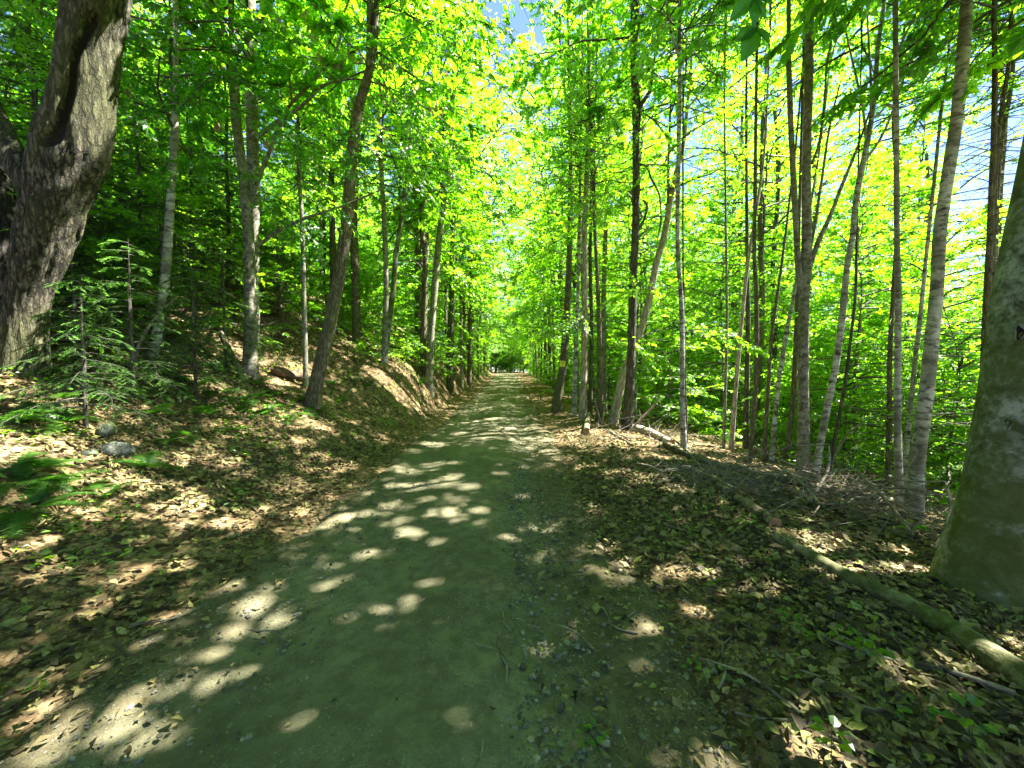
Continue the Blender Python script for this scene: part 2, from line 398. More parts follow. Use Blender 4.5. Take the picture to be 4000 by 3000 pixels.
# ------------------------------------------------------------------ setting: sky, sun, camera
scn = bpy.context.scene
SUN_AZ, SUN_EL = R(72), R(57)
w = bpy.data.worlds.new('World'); scn.world = w; w.use_nodes = True
nt = w.node_tree; bg = nt.nodes['Background']
sky = nt.nodes.new('ShaderNodeTexSky'); sky.sky_type = 'NISHITA'; sky.sun_disc = False
sky.sun_elevation = SUN_EL; sky.sun_rotation = SUN_AZ; sky.altitude = 300; sky.air_density = 0.65; sky.dust_density = 0.1; sky.ozone_density = 2.5
nt.links.new(sky.outputs[0], bg.inputs[0]); bg.inputs[1].default_value = 0.05
sd = Vector((math.sin(SUN_AZ) * math.cos(SUN_EL), math.cos(SUN_AZ) * math.cos(SUN_EL), math.sin(SUN_EL)))
lamp = bpy.data.lights.new('sun', 'SUN'); lamp.energy = 5.0; lamp.angle = R(0.53); lamp.color = (1.0, 0.97, 0.94)
so = bpy.data.objects.new('sun', lamp); C.objects.link(so); so.rotation_euler = sd.to_track_quat('Z', 'Y').to_euler(); so.location = sd * 60

cam = bpy.data.cameras.new('camera'); cam.sensor_width = 36.0; cam.lens = 36.0 * F / 4000.0
cam.clip_start = 0.05; cam.clip_end = 2000
co = bpy.data.objects.new('camera', cam); C.objects.link(co)
co.location = CAM; co.rotation_euler = (math.pi / 2 - PITCH, 0, 0)
scn.camera = co
vs = scn.view_settings; vs.view_transform = 'Standard'; vs.look = 'None'; vs.exposure = 3.35; vs.gamma = 1.0
cy = scn.cycles
cy.max_bounces = 14; cy.diffuse_bounces = 8; cy.transmission_bounces = 12; cy.glossy_bounces = 2; cy.transparent_max_bounces = 4
cy.caustics_reflective = False; cy.caustics_refractive = False
cy.use_denoising = True
cy.sample_clamp_indirect = 10.0

# ------------------------------------------------------------------ setting: ground sheet and gravel road
def axis(parts):
    out = []
    for a, b, s in parts: out.append(np.arange(a, b, s))
    return np.concatenate(out)

gx = axis([(-160, -60, 8), (-60, -30, 3), (-30, -14, 0.8), (-14, -8, 0.3), (-8, 8, 0.13), (8, 14, 0.3), (14, 30, 0.8), (30, 60, 3), (60, 221, 8)])
gy = axis([(-40, -6, 3), (-6, 0, 0.4), (0, 16, 0.13), (16, 30, 0.3), (30, 70, 1.0), (70, 120, 4), (120, 321, 10)])
X, Y = np.meshgrid(gx, gy)
rg = np.random.default_rng(3)
Z = h(X, Y)
xr = X - cx(Y)
inroad = sstep(1.75, 1.30, np.abs(xr + 0.60))
Z = Z - 0.07 * inroad
rough_amt = sstep(1.6, 2.6, np.abs(xr + 0.6)) * (np.abs(X) < 9) * (Y < 20)
Z = Z + rough_amt * rg.normal(0, 0.010, Z.shape)
green = sstep(6.0, 12.0, xr + 0.8 * wob(X, Y, 0.8, 4.0)) * 0.9 * sstep(-0.9, 0.5, wob(X, Y, 0.9, 1.0)) + sstep(16, 22, xr) * 0.8 + 0.5 * sstep(16, 40, Y) * sstep(3, 5, np.abs(xr))
green = np.clip(green, 0, 1)
ny, nx_ = X.shape
idx = np.arange(ny * nx_).reshape(ny, nx_)
q = np.stack([idx[:-1, :-1], idx[:-1, 1:], idx[1:, 1:], idx[1:, :-1]], -1).reshape(-1, 4)
g = Geo(); g.add(np.stack([X, Y, Z], -1), q, 0, green.ravel(), True)
tag(link('ground', g.build('ground', [M['ground']])), kind='structure')

ry = axis([(-5, 0, 0.4), (0, 12, 0.1), (12, 30, 0.25), (30, 110, 1.0)])
rs = np.linspace(-1, 1, 46)
RS, RY = np.meshgrid(rs, ry)
half = 1.72 + 0.10 * np.sin(RY * 0.9) + 0.06 * np.sin(RY * 2.7 + 1)
RX = cx(RY) - 0.60 + RS * half + 0.05 * np.sin(RY * 5.1) * np.abs(RS)
RZ = h(RX, RY) + 0.004
xx = RX - cx(RY)
for t0 in (-1.45, 0.28):                                    # two wheel tracks, slightly hollow
    RZ = RZ - 0.035 * np.exp(-((xx - t0) / 0.26) ** 2)
RZ = RZ + 0.025 * np.exp(-((xx + 0.45) / 0.35) ** 2) + 0.006 * rg.normal(0, 1, RZ.shape) * 0.6 + 0.012 * wob(RX, RY, 2.7, 3.0) * sstep(-1.2, 0.0, xx) + 0.006 * wob(RX, RY, 6.1, 2.0)
RZ = RZ - 0.16 * sstep(0.80, 1.0, np.abs(RS))
soil = np.clip(sstep(-0.5, 0.7, xx + 0.3 * wob(RX, RY, 1.3, 6.0)) * 0.85 + 0.9 * sstep(-1.55, -2.05, xx + 0.12 * wob(RX, RY, 2.3, 1.0)) + 0.25 * wob(RX, RY, 0.8, 9.0), 0, 1)
soil = np.clip(soil - 0.5 * np.exp(-((xx - 0.25) / 0.22) ** 2), 0, 1)
a, b = RS.shape
idx = np.arange(a * b).reshape(a, b)
q = np.stack([idx[:-1, :-1], idx[:-1, 1:], idx[1:, 1:], idx[1:, :-1]], -1).reshape(-1, 4)
g = Geo(); g.add(np.stack([RX, RY, RZ], -1), q, 0, soil.ravel(), True)
tag(link('gravel_road', g.build('gravel_road', [M['road']])), kind='structure')

# ------------------------------------------------------------------ leaves
def leaves(g, pos, d, n, L, W=0.62, slot=0, tint=0.5, fold=0.10, droop=0.10, shape=4):
    """pos, d, n (N,3); L (N)"""
    d = nrm(d); s = nrm(np.cross(n, d)); n = np.cross(d, s)
    L = np.asarray(L)[:, None]; w_ = L * W * 0.5
    if shape == 4:
        v = np.stack([pos, pos + d * L * 0.42 + s * w_ + n * L * fold, pos + d * L - n * L * droop, pos + d * L * 0.42 - s * w_ + n * L * fold], 1)
        N_ = len(pos); i = np.arange(N_)[:, None] * 4
        f = np.concatenate([i + np.array([[0, 1, 2]]), i + np.array([[0, 2, 3]])])
        k = 4
    else:
        v = np.stack([pos, pos + d * L * 0.22 + s * w_ * 0.72 + n * L * fold * .7, pos + d * L * 0.55 + s * w_ + n * L * fold, pos + d * L * 0.84 + s * w_ * .42 - n * L * droop * .3,
                      pos + d * L - n * L * droop,
                      pos + d * L * 0.84 - s * w_ * .42 - n * L * droop * .3, pos + d * L * 0.55 - s * w_ + n * L * fold, pos + d * L * 0.22 - s * w_ * 0.72 + n * L * fold * .7,
                      pos + d * L * 0.5], 1)
        N_ = len(pos); i = np.arange(N_)[:, None] * 9
        f = np.concatenate([i + np.array([[a, b, 8]]) for a, b in ((0, 1), (1, 2), (2, 3), (3, 4), (4, 5), (5, 6), (6, 7), (7, 0))])
        k = 9
    t = np.repeat(np.broadcast_to(np.asarray(tint, np.float32), (N_,)), k)
    g.add(v, f, slot, t)

def spray(g, rg, path, r0, ntw, nlf, L, tw_len, up=(0, 0, 1), planar=0.25, start=0.2, tint=(0.5, 0.25), droop=0.15, W=0.62, shape=4, twig_slot=0, leaf_slot=1, end_bias=1.0, fill=1.0, twig_r=0.004, ltilt=0.35):
    """a limb along PATH with side twigs in one roughly flat layer, leaves along each twig"""
    path = catmull(path, 8)
    n = len(path)
    g.add(*tubes(path[None], (r0 * (1 - 0.85 * np.linspace(0, 1, n)))[None], 5), twig_slot, 0.5, True)
    s = start + (1 - start) * rg.uniform(0, 1, ntw) ** end_bias
    f = s * (n - 1); i = np.clip(f.astype(int), 0, n - 2); w_ = (f - i)[:, None]
    p = path[i] * (1 - w_) + path[i + 1] * w_
    t = nrm(path[i + 1] - path[i])
    nn = nrm(np.asarray(up, float) + rg.normal(0, planar * 0.5, 3))
    nv = nrm(nn[None] + rg.normal(0, planar, (ntw, 3)))
    nv = nrm(nv - t * (nv * t).sum(1, keepdims=True))
    side = np.cross(nv, t) * rg.choice([-1.0, 1.0], ntw)[:, None]
    a = rg.uniform(0.55, 1.25, ntw)[:, None]
    td = nrm(t * np.cos(a) + side * np.sin(a) + rg.normal(0, planar * 0.4, (ntw, 3)))
    tl = (tw_len * (1.15 - 0.7 * s) * rg.uniform(0.6, 1.25, ntw))[:, None]
    k = np.linspace(0, 1, 4)[None, :, None]
    tp = p[:, None] + td[:, None] * tl[:, None] * k + np.array([0, 0, -1.0]) * (droop * tl[:, None] * k ** 2)
    g.add(*tubes(tp, np.broadcast_to(twig_r * (1 - 0.7 * np.linspace(0, 1, 4)), (ntw, 4)), 3), twig_slot, 0.5, True)
    ls = (np.arange(nlf) + 0.6) / nlf
    ls = np.clip(ls[None] + rg.normal(0, 0.3 / nlf, (ntw, nlf)), 0.08, 1)
    lp = p[:, None] + td[:, None] * tl[:, None] * ls[..., None] + np.array([0, 0, -1.0]) * (droop * tl[:, None] * ls[..., None] ** 2)
    sgn = np.where(np.arange(nlf) % 2, 1.0, -1.0)[None, :, None]
    sd_ = np.cross(nv, td)[:, None] * sgn
    ld = td[:, None] * 0.75 + sd_ * 0.75 + rg.normal(0, 0.25, (ntw, nlf, 3)) + np.array([0, 0, -0.18])
    ln = nv[:, None] + rg.normal(0, ltilt, (ntw, nlf, 3))
    LL = L * rg.uniform(0.65, 1.2, (ntw, nlf))
    tt = np.clip(rg.normal(tint[0], tint[1], (ntw, nlf)) + rg.normal(0, 0.1, (ntw, 1)), 0, 1)
    keep = rg.uniform(0, 1, (ntw, nlf)) < fill
    leaves(g, lp[keep], ld[keep], ln[keep], LL[keep], W, leaf_slot, tt[keep], droop=0.12, shape=shape)

def crown(name, seed, H, Rr, limbs, ntw, nlf, L, tw_len, elev=(0.1, 0.7), prof=None, planar=0.3, z0=0.0, mats=None, tint=(0.5, 0.22), lean=0.0, leader=0.05, fill=1.0, ltilt=0.4):
    rg = np.random.default_rng(seed); g = Geo()
    prof = prof or (lambda t: math.sin(math.pi * min(max(0.12 + 0.83 * t, 0), 1)) ** 0.7)
    ax = np.stack([rg.normal(0, 0.12, 7) * np.linspace(0, 1, 7) + lean * np.linspace(0, 1, 7), rg.normal(0, 0.12, 7) * np.linspace(0, 1, 7), np.linspace(0, H, 7)], 1)
    axs = catmull(ax, 24)
    g.add(*tubes(axs[None], (leader * (1 - 0.85 * np.linspace(0, 1, 24)))[None], 6), 0, 0.5, True)
    for i in range(limbs):
        t = (i + rg.uniform(0, 1)) / limbs
        z = z0 + t * (H - z0)
        k = min(int(z / H * 23), 22)
        az = i * 2.39996 + rg.normal(0, 0.5)
        el = elev[0] + (elev[1] - elev[0]) * t + rg.normal(0, 0.18)
        ln = Rr * prof(t) * rg.uniform(0.55, 1.2) + 0.25
        dh = np.array([math.cos(az), math.sin(az), 0.0])
        pts = []
        for s in np.linspace(0, 1, 5):
            e2 = math.sin(el) * s * ln - 0.16 * ln * s * s
            pts.append(axs[k] + dh * math.cos(el) * ln * s + np.array([0, 0, e2]) + rg.normal(0, 0.05 * ln, 3) * s)
        spray(g, rg, pts, 0.006 + 0.009 * ln, ntw, nlf, L, tw_len * (0.55 + 0.45 * ln / Rr), planar=planar, tint=tint, fill=fill, ltilt=ltilt, start=0.12)
    return g.build(name, mats or [M['twig'], M['leaf']])

def hemlock_crown(name, seed, H, Rr, limbs, tip=0.25):
    rg = np.random.default_rng(seed); g = Geo()
    g.add(*tubes(np.array([[[0, 0, z] for z in np.linspace(0, H, 8)]]), (0.045 * (1.02 - np.linspace(0, 1, 8)))[None], 6), 0, 0.5, True)
    for i in range(limbs):
        t = (i + rg.uniform(0, 1)) / limbs
        z = H * (0.04 + 0.94 * t); az = i * 2.39996 + rg.normal(0, 0.4)
        ln = (Rr * (1.05 - 0.85 * t)) * rg.uniform(0.6, 1.15) + 0.15
        dh = np.array([math.cos(az), math.sin(az), 0])
        pts = np.array([[0, 0, z] + dh * ln * s + np.array([0, 0, 0.12 * ln * s - 0.38 * ln * s * s]) + rg.normal(0, 0.03 * ln, 3) * s for s in np.linspace(0, 1, 6)])
        path = catmull(pts, 8)
        g.add(*tubes(path[None], ((0.005 + 0.006 * ln) * (1 - 0.85 * np.linspace(0, 1, 8)))[None], 4), 0, 0.5, True)
        ntw = int(9 + 13 * ln)
        s = 0.15 + 0.85 * rg.uniform(0, 1, ntw)
        f = s * 7; ii = np.clip(f.astype(int), 0, 6); w_ = (f - ii)[:, None]
        p = path[ii] * (1 - w_) + path[ii + 1] * w_; tn = nrm(path[ii + 1] - path[ii])
        side = nrm(np.cross(tn, [0, 0, 1.0])) * rg.choice([-1., 1.], ntw)[:, None]
        td = nrm(tn * 0.75 + side * 0.8 + rg.normal(0, 0.12, (ntw, 3)))
        tl = (0.42 * (1.2 - 0.8 * s) * rg.uniform(0.6, 1.3, ntw) * (0.5 + 0.4 * ln))[:, None]
        k = np.linspace(0, 1, 3)[None, :, None]
        tp = p[:, None] + td[:, None] * tl[:, None] * k + np.array([0, 0, -1.0]) * (0.22 * tl[:, None] * k ** 2)
        g.add(*tubes(tp, np.full((ntw, 3), 0.0022), 3), 0, 0.5, True)
        nl = 20
        ls = np.linspace(0.05, 1, nl)[None, :, None]
        lp = p[:, None] + td[:, None] * tl[:, None] * ls + np.array([0, 0, -1.0]) * (0.22 * tl[:, None] * ls ** 2)
        sgn = np.where(np.arange(nl) % 2, 1., -1.)[None, :, None]
        sd_ = nrm(np.cross([0, 0, 1.0], td))[:, None] * sgn
        ld = td[:, None] * 0.6 + sd_ + rg.normal(0, 0.15, (ntw, nl, 3))
        lnn = np.array([0, 0, 1.0]) + rg.normal(0, 0.25, (ntw, nl, 3))
        tt = np.clip(0.12 + rg.normal(0, 0.08, (ntw, nl)) + 0.85 * (np.linspace(0, 1, nl)[None] > 0.66) * (rg.uniform(0, 1, (ntw, 1)) < tip + 0.5), 0, 1)
        sh = (ntw * nl,)
        leaves(g, lp.reshape(-1, 3), ld.reshape(-1, 3), lnn.reshape(-1, 3), 0.042 * rg.uniform(0.7, 1.2, sh), 0.46, 1, tt.ravel(), fold=0.0, droop=0.05)
    return g.build(name, [M['twig'], M['needle']])

# crown kinds shared by the trees
CANOPY = [crown('crown', 100 + k, 7.5 + 0.8 * (k % 3), 2.9 + 0.25 * k, 44, 11, 28, 0.125, 0.95, elev=(0.05, 0.8), planar=0.25, leader=0.07, tint=(0.5, 0.22), ltilt=0.28) for k in range(4)]
MIDCROWN = [crown('crown', 200 + k, 6.5 + 0.7 * k, 2.2 + 0.2 * k, 52, 14, 15, 0.09, 0.78, elev=(0.0, 0.7), planar=0.28, leader=0.035, tint=(0.55, 0.22), prof=lambda t: (1.0 - 0.75 * t ** 1.5)) for k in range(4)]
AIRY = [crown('crown', 700 + k, 8.0 + 0.6 * k, 2.8 + 0.2 * k, 44, 15, 18, 0.105, 0.9, elev=(0.05, 0.8), planar=0.35, leader=0.05, tint=(0.6, 0.22), ltilt=0.4, fill=0.62) for k in range(4)]
SAPCROWN = [crown('crown', 300 + k, 3.0 + 0.5 * k, 1.45 + 0.12 * k, 34, 13, 13, 0.085, 0.58, elev=(0.0, 0.5), planar=0.18, leader=0.016, tint=(0.55, 0.22), prof=lambda t: (1.0 - 0.7 * t ** 1.6)) for k in range(4)]
BUSHCROWN = [crown('leaves', 400 + k, 0.9 + 0.2 * k, 0.75, 12, 8, 9, 0.10, 0.38, elev=(0.15, 0.8), planar=0.25, leader=0.01, tint=(0.5, 0.25)) for k in range(3)]
OVERCROWN = [crown('crown', 750 + k, 5.0, 3.4, 30, 8, 24, 0.17, 0.85, elev=(0.0, 0.5), planar=0.14, leader=0.07, tint=(0.55, 0.22), ltilt=0.18, fill=1.0) for k in range(2)]  # flat opaque clumps, shaped so the added trees throw distinct sun flecks
HEMCROWN = [hemlock_crown('crown', 500, 3.4, 1.5, 42), hemlock_crown('crown', 501, 5.5, 1.9, 66)]
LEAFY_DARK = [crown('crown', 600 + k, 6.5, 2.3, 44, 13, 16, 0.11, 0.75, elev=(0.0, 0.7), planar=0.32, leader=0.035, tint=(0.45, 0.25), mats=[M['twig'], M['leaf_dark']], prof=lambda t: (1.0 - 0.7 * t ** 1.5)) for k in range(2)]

# ------------------------------------------------------------------ the trees one can tell apart
ROOTS = []; PATHS = {}
def on_trunk(name, u, v, push=0.0):
    """where the sight line through a photo pixel meets the bark of a named trunk"""
    p3, rad = PATHS[name]; d = ray(u, v)
    best = None
    for t in np.linspace(0.5, 14, 2700):
        q = CAM + d * t
        c = np.array([np.interp(q[2], p3[1:, 2], p3[1:, i]) for i in range(2)]); r = np.interp(q[2], p3[1:, 2], rad[1:])
        dist = np.hypot(q[0] - c[0], q[1] - c[1])
        if dist < r + push: return q
        if best is None or dist - r < best[0]: best = (dist - r, q)
    return best[1]
def local(a, base):
    return np.asarray(a, float) - np.asarray(base, float)

def hero(name, label, bark, pts, Y=None, H=15.0, crown_=None, cs=1.0, cz=None, limbs=(), sides=14, flare=0.35, rough=0.05, furrow=0.0, lumps=0.0, group=None, cat='tree', lean_y=0.0, flare_h=0.4, ext=True, step=None):
    """pts: (u, v, w) in photo pixels from the foot upward, set on one distance; the trunk goes on up to height H"""
    u0, v0, _ = pts[0]
    foot = ground(u0, v0) if Y is None else P(u0, v0, Y)
    Y = foot[1]
    foot[2] = h1(foot[0], foot[1])
    P3 = [P(u, v, Y) for u, v, _ in pts]; P3[0] = foot.copy()
    for p in P3: p[1] += lean_y * (p[2] - foot[2])
    rad = [w_ / F * Y / 2 * math.cos(math.atan((u_ - 2000) / F)) for u_, _, w_ in pts]
    P3.insert(0, foot - np.array([0, 0, 0.35])); rad.insert(0, rad[0] * 1.05)
    top = P3[-1]; r_top = rad[-1]
    if ext and top[2] < H:
        d = P3[-1] - P3[-2]; d = d / max(np.linalg.norm(d), 1e-6)
        n = max(2, int((H - top[2]) / 1.6))
        for k in range(1, n + 1):
            f = k / n
            P3.append(top + np.array([d[0] * (1 - f * .6), 0, 1.0]) * (H - top[2]) * f)
            rad.append(r_top * (1 - 0.65 * f))
    root = empty(name, foot); tag(root, label, cat, group)
    g = Geo()
    bark_tube(g, local(P3, foot), rad, sides, step or (0.14 if Y < 8 else 0.25), rough, furrow, lumps, 0, int(u0), flare=flare, flare_h=flare_h)
    link('trunk', g.build('trunk', [M[bark]]), root)
    for lb in limbs:
        g = Geo()
        dy = lb[0][3] if len(lb[0]) > 3 else 0.0
        pp = [P(q[0], q[1], Y + (q[3] if len(q) > 3 else 0.0)) for q in lb]; rr = [q[2] / F * Y / 2 for q in lb]
        bark_tube(g, local(pp, foot), rr, 8, 0.15, 0.06, seed=int(lb[0][0]))
        link('branch', g.build('branch', [M[bark]]), root)
    if crown_ is not None:
        arr = np.array(P3)
        zc = cz if cz is not None else foot[2] + 0.42 * (H - foot[2])
        k = int(np.argmin(np.abs(arr[:, 2] - zc)))
        pc = np.array([np.interp(zc, arr[1:, 2], arr[1:, i]) for i in range(2)] + [zc])
        link('crown', crown_, root, local(pc, foot), (0, 0, random.uniform(0, 6.28)), cs)
    ROOTS.append((root, foot, label)); PATHS[name] = (np.array(P3), np.array(rad))
    return root, foot, Y

CN, MC, SC_, LD = CANOPY, MIDCROWN, SAPCROWN, LEAFY_DARK
# left of the road
old, oldf, oldY = hero('old_maple_tree', 'massive old maple with furrowed bark and a black split down its trunk', 'bark_old',
     [(100, 1450, 215), (100, 1300, 185), (112, 1150, 190), (170, 950, 235), (235, 730, 275), (290, 560, 300), (330, 350, 255), (352, 160, 250), (378, 0, 262)],
     Y=5.4, H=16, crown_=CN[3], cs=1.25, cz=8.5, sides=104, step=0.075, flare=0.25, rough=0.05, furrow=0.07, lumps=0.2, flare_h=0.5)
for pp, nm in (([(110, 1440, 200, .15), (30, 1280, 200, .2), (0, 1100, 200, .22), (0, 900, 190, .25), (-30, 720, 160, .3), (-90, 500, 130, .3), (-200, 200, 110, .4)], 'second_stem'),
               ([(160, 800, 120, 0.1), (70, 640, 120, 0.1), (-10, 480, 110, 0.2), (-110, 250, 90, 0.3), (-200, 0, 80, 0.3)], 'limb')):
    g = Geo()
    bark_tube(g, local([P(a, b, oldY + d) for a, b, _, d in pp], oldf), [c / F * oldY / 2 * 0.68 for _, _, c, _ in pp], 24, 0.12, 0.06, 0.05, 0.1, seed=5)
    link(nm, g.build(nm, [M['bark_black' if nm == 'second_stem' else 'bark_old']]), old)
g = Geo()                                                   # jagged broken stub
q0 = on_trunk('old_maple_tree', 262, 935, -0.08)
bark_tube(g, local([q0, q0 + np.array([0.10, -0.02, 0.10]), q0 + np.array([0.22, -0.03, 0.27]), q0 + np.array([0.33, -0.04, 0.47])], oldf), [0.10, 0.085, 0.05, 0.006], 12, 0.05, 0.16, 0.12, seed=8)
link('broken_stub', g.build('broken_stub', [M['bark_old']]), old)
# the black split: a groove pressed into the bark, dark inside
sp = [(372, 60, 10), (352, 95, 22), (335, 125, 16), (300, 200, 9), (285, 265, 10), (278, 310, 14), (266, 370, 14), (250, 420, 16), (232, 470, 20), (215, 510, 34), (190, 535, 26), (165, 540, 10), (66, 690, 20), (40, 760, 22)]
gp = np.array([np.append(local(on_trunk('old_maple_tree', a, b), oldf), c / F * oldY * 0.42) for a, b, c in sp]); gp = np.vstack([catmull(gp[:12], 90), catmull(gp[12:], 8)])
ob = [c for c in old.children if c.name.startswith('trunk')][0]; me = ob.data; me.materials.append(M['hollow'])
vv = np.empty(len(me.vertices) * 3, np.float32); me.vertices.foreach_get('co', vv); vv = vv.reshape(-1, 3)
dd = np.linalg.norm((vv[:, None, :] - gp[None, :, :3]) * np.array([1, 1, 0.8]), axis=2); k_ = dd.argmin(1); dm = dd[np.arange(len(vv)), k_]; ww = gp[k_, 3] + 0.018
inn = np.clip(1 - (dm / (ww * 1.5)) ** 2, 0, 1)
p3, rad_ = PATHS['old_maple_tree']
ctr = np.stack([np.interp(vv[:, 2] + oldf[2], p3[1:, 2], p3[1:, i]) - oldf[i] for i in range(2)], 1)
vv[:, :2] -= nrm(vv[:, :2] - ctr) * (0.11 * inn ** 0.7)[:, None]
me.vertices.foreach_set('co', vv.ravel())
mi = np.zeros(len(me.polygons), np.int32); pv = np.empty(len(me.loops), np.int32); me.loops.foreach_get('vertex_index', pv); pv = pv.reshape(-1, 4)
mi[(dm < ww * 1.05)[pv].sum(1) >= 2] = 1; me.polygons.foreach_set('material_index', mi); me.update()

hero('scaly_tree', 'slender tree with flaky scabby bark beside the old maple', 'bark_birch',
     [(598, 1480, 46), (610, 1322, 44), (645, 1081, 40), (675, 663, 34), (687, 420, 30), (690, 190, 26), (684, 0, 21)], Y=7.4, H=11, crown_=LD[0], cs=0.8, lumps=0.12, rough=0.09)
L3, L3f, L3Y = hero('forked_maple_tree', 'forked grey maple with long arching branches, white lichen patch at its foot', 'bark_grey',
     [(978, 1440, 62), (980, 1250, 52), (975, 1080, 50), (971, 900, 45), (952, 700, 42), (926, 500, 40), (906, 260, 46), (862, 110, 42), (812, 0, 40)], Y=8.6, H=13, crown_=CN[0], cs=0.95, cz=7.5,
     limbs=([(908, 240, 14), (960, 150, 12), (1020, 40, 9), (1050, -60, 7)], [(912, 225, 14), (985, 135, 11), (1065, 5, 9), (1100, -60, 6)],
            [(985, 775, 15), (1010, 700, 15), (1050, 600, 14), (1098, 475, 13), (1135, 408, 12), (1210, 330, 11), (1270, 265, 10), (1325, 165, 9), (1342, 60, 8), (1380, -40, 6)],
            [(972, 560, 13), (1050, 500, 18), (1120, 455, 15), (1200, 395, 13), (1260, 335, 10), (1350, 310, 8), (1430, 315, 7), (1560, 360, 6), (1690, 440, 5), (1800, 525, 4)],
            [(1140, 405, 8), (1132, 300, 7), (1160, 230, 6), (1240, 225, 5)], [(1285, 310, 8), (1320, 240, 7), (1420, 250, 6), (1520, 250, 5), (1620, 215, 4)],
            [(1010, 960, 9, -.1), (1060, 920, 12, -.2), (1150, 870, 12, -.4), (1230, 840, 10, -.5), (1350, 800, 8, -.6), (1490, 740, 5, -.7)]))
hero('straight_grey_tree', 'pale straight trunk rising just behind the forked maple', 'bark_grey',
     [(995, 1400, 44), (992, 1000, 44), (990, 700, 48), (985, 450, 52), (980, 200, 50), (976, 0, 46)], Y=10.0, H=16, crown_=CN[1], cs=0.95)
hero('pole_tree', 'thin pole-like young tree left of the leaning trunk', 'bark_grey',
     [(1194, 1485, 22), (1186, 1100, 19), (1178, 850, 18), (1160, 540, 14), (1165, 460, 11)], Y=9.4, H=7.5, crown_=MC[0], cs=0.6, cz=5.6)
hero('leaning_tree', 'leaning rough-barked tree on the bank beside the road', 'bark_brown',
     [(1222, 1600, 66), (1240, 1480, 56), (1276, 1322, 54), (1306, 1171, 52), (1340, 990, 50), (1356, 850, 46), (1372, 633, 42), (1387, 482, 40), (1409, 392, 40), (1440, 290, 33), (1464, 150, 28), (1470, 0, 22)],
     Y=8.6, H=13.5, crown_=CN[2], cs=1.15, cz=7.8, sides=20, furrow=0.03)
hero('dark_pole_tree', 'dark slim trunk half hidden behind the leaning tree', 'bark_dark', [(1304, 1330, 26), (1300, 1000, 25), (1296, 784, 23), (1290, 500, 20)], Y=13.5, H=14, crown_=MC[2], cs=0.9)
hero('slim_tree', 'slim straight grey tree next to the sinuous olive one', 'bark_grey', [(1500, 1400, 24), (1508, 1111, 20), (1500, 844, 19), (1481, 542, 18), (1469, 392, 17), (1462, 200, 14)], Y=12.5, H=15, crown_=MC[1], cs=1.0)
hero('sinuous_tree', 'sinuous olive-green trunk standing in the sunlit bank', 'bark_beech', [(1499, 1424, 30), (1511, 1322, 25), (1535, 1141, 22), (1547, 990, 20), (1563, 895, 18), (1590, 663, 16), (1602, 570, 14), (1600, 400, 11)], Y=13.0, H=12, crown_=MC[3], cs=0.8)
hero('brown_twin_tree', 'brown trunk of the close pair beyond the sunlit bank', 'bark_brown', [(1662, 1425, 28), (1653, 1370, 26), (1659, 1141, 24), (1660, 960, 22), (1649, 904, 21), (1644, 573, 18), (1640, 300, 15)], Y=16.0, H=17, crown_=CN[0], cs=0.9)
hero('grey_twin_tree', 'grey trunk of the close pair, leaning over the road', 'bark_grey', [(1676, 1425, 34), (1680, 1370, 28), (1692, 1201, 26), (1704, 1051, 26), (1716, 930, 24), (1740, 723, 22), (1758, 542, 20), (1770, 350, 17)], Y=15.6, H=17, crown_=CN[1], cs=0.9)
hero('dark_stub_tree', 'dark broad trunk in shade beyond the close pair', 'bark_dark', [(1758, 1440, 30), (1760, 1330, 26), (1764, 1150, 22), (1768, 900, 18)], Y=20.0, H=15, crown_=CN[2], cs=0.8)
hero('roadside_tree', 'slim roadside trunk where the far bank drops', 'bark_grey', [(1803, 1452, 16), (1802, 1350, 14), (1800, 1200, 12), (1797, 900, 10)], Y=24.0, H=15, crown_=MC[1], cs=1.0)
hero('leaning_far_tree', 'far brown trunk with a pale broken limb, left of the road', 'bark_brown', [(1832, 1420, 18), (1835, 1300, 15), (1838, 1150, 13), (1840, 900, 10)], Y=27.0, H=16, crown_=CN[3], cs=0.8,
     limbs=([(1832, 1370, 9), (1820, 1330, 8), (1812, 1290, 6), (1806, 1255, 4)],))
# right of the road
R1, R1f, R1Y = hero('signed_tree', 'furrowed leaning trunk with a yellow sign nailed to it', 'bark_brown',
     [(2176, 1560, 46), (2184, 1520, 38), (2198, 1442, 32), (2216, 1201, 25), (2225, 960, 22), (2230, 663, 20), (2228, 420, 18), (2222, 200, 13)], Y=14.0, H=16, crown_=CN[0], cs=0.8, cz=10.5, furrow=0.03,
     limbs=([(2228, 440, 11), (2244, 330, 9), (2262, 180, 7), (2280, 20, 5)], [(2228, 460, 11), (2206, 350, 9), (2190, 220, 7), (2184, 50, 5)]))
hero('lichen_tree', 'slim lichen-flecked trunk between the signed tree and the pale one', 'bark_spot', [(2243, 1585, 20), (2252, 1322, 15), (2261, 1020, 13), (2264, 850, 12), (2270, 500, 10)], Y=12.6, H=14, crown_=AIRY[0], cs=0.55)
hero('pale_foot_tree', 'trunk whose foot is pale and brightly sunlit', 'bark_pale', [(2276, 1615, 32), (2280, 1500, 26), (2282, 1382, 24), (2285, 1081, 22), (2283, 900, 21), (2290, 750, 19), (2296, 500, 15)], Y=12.0, H=15, crown_=AIRY[1], cs=0.55)
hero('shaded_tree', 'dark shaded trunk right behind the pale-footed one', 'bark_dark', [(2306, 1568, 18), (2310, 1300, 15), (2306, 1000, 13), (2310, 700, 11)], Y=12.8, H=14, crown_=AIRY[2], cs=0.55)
hero('brown_tree', 'brown trunk leaning left above the bare roots', 'bark_brown', [(2342, 1612, 30), (2343, 1450, 22), (2342, 1322, 18), (2333, 1081, 15), (2324, 900, 13), (2310, 600, 11)], Y=11.6, H=14, crown_=AIRY[3], cs=0.55)
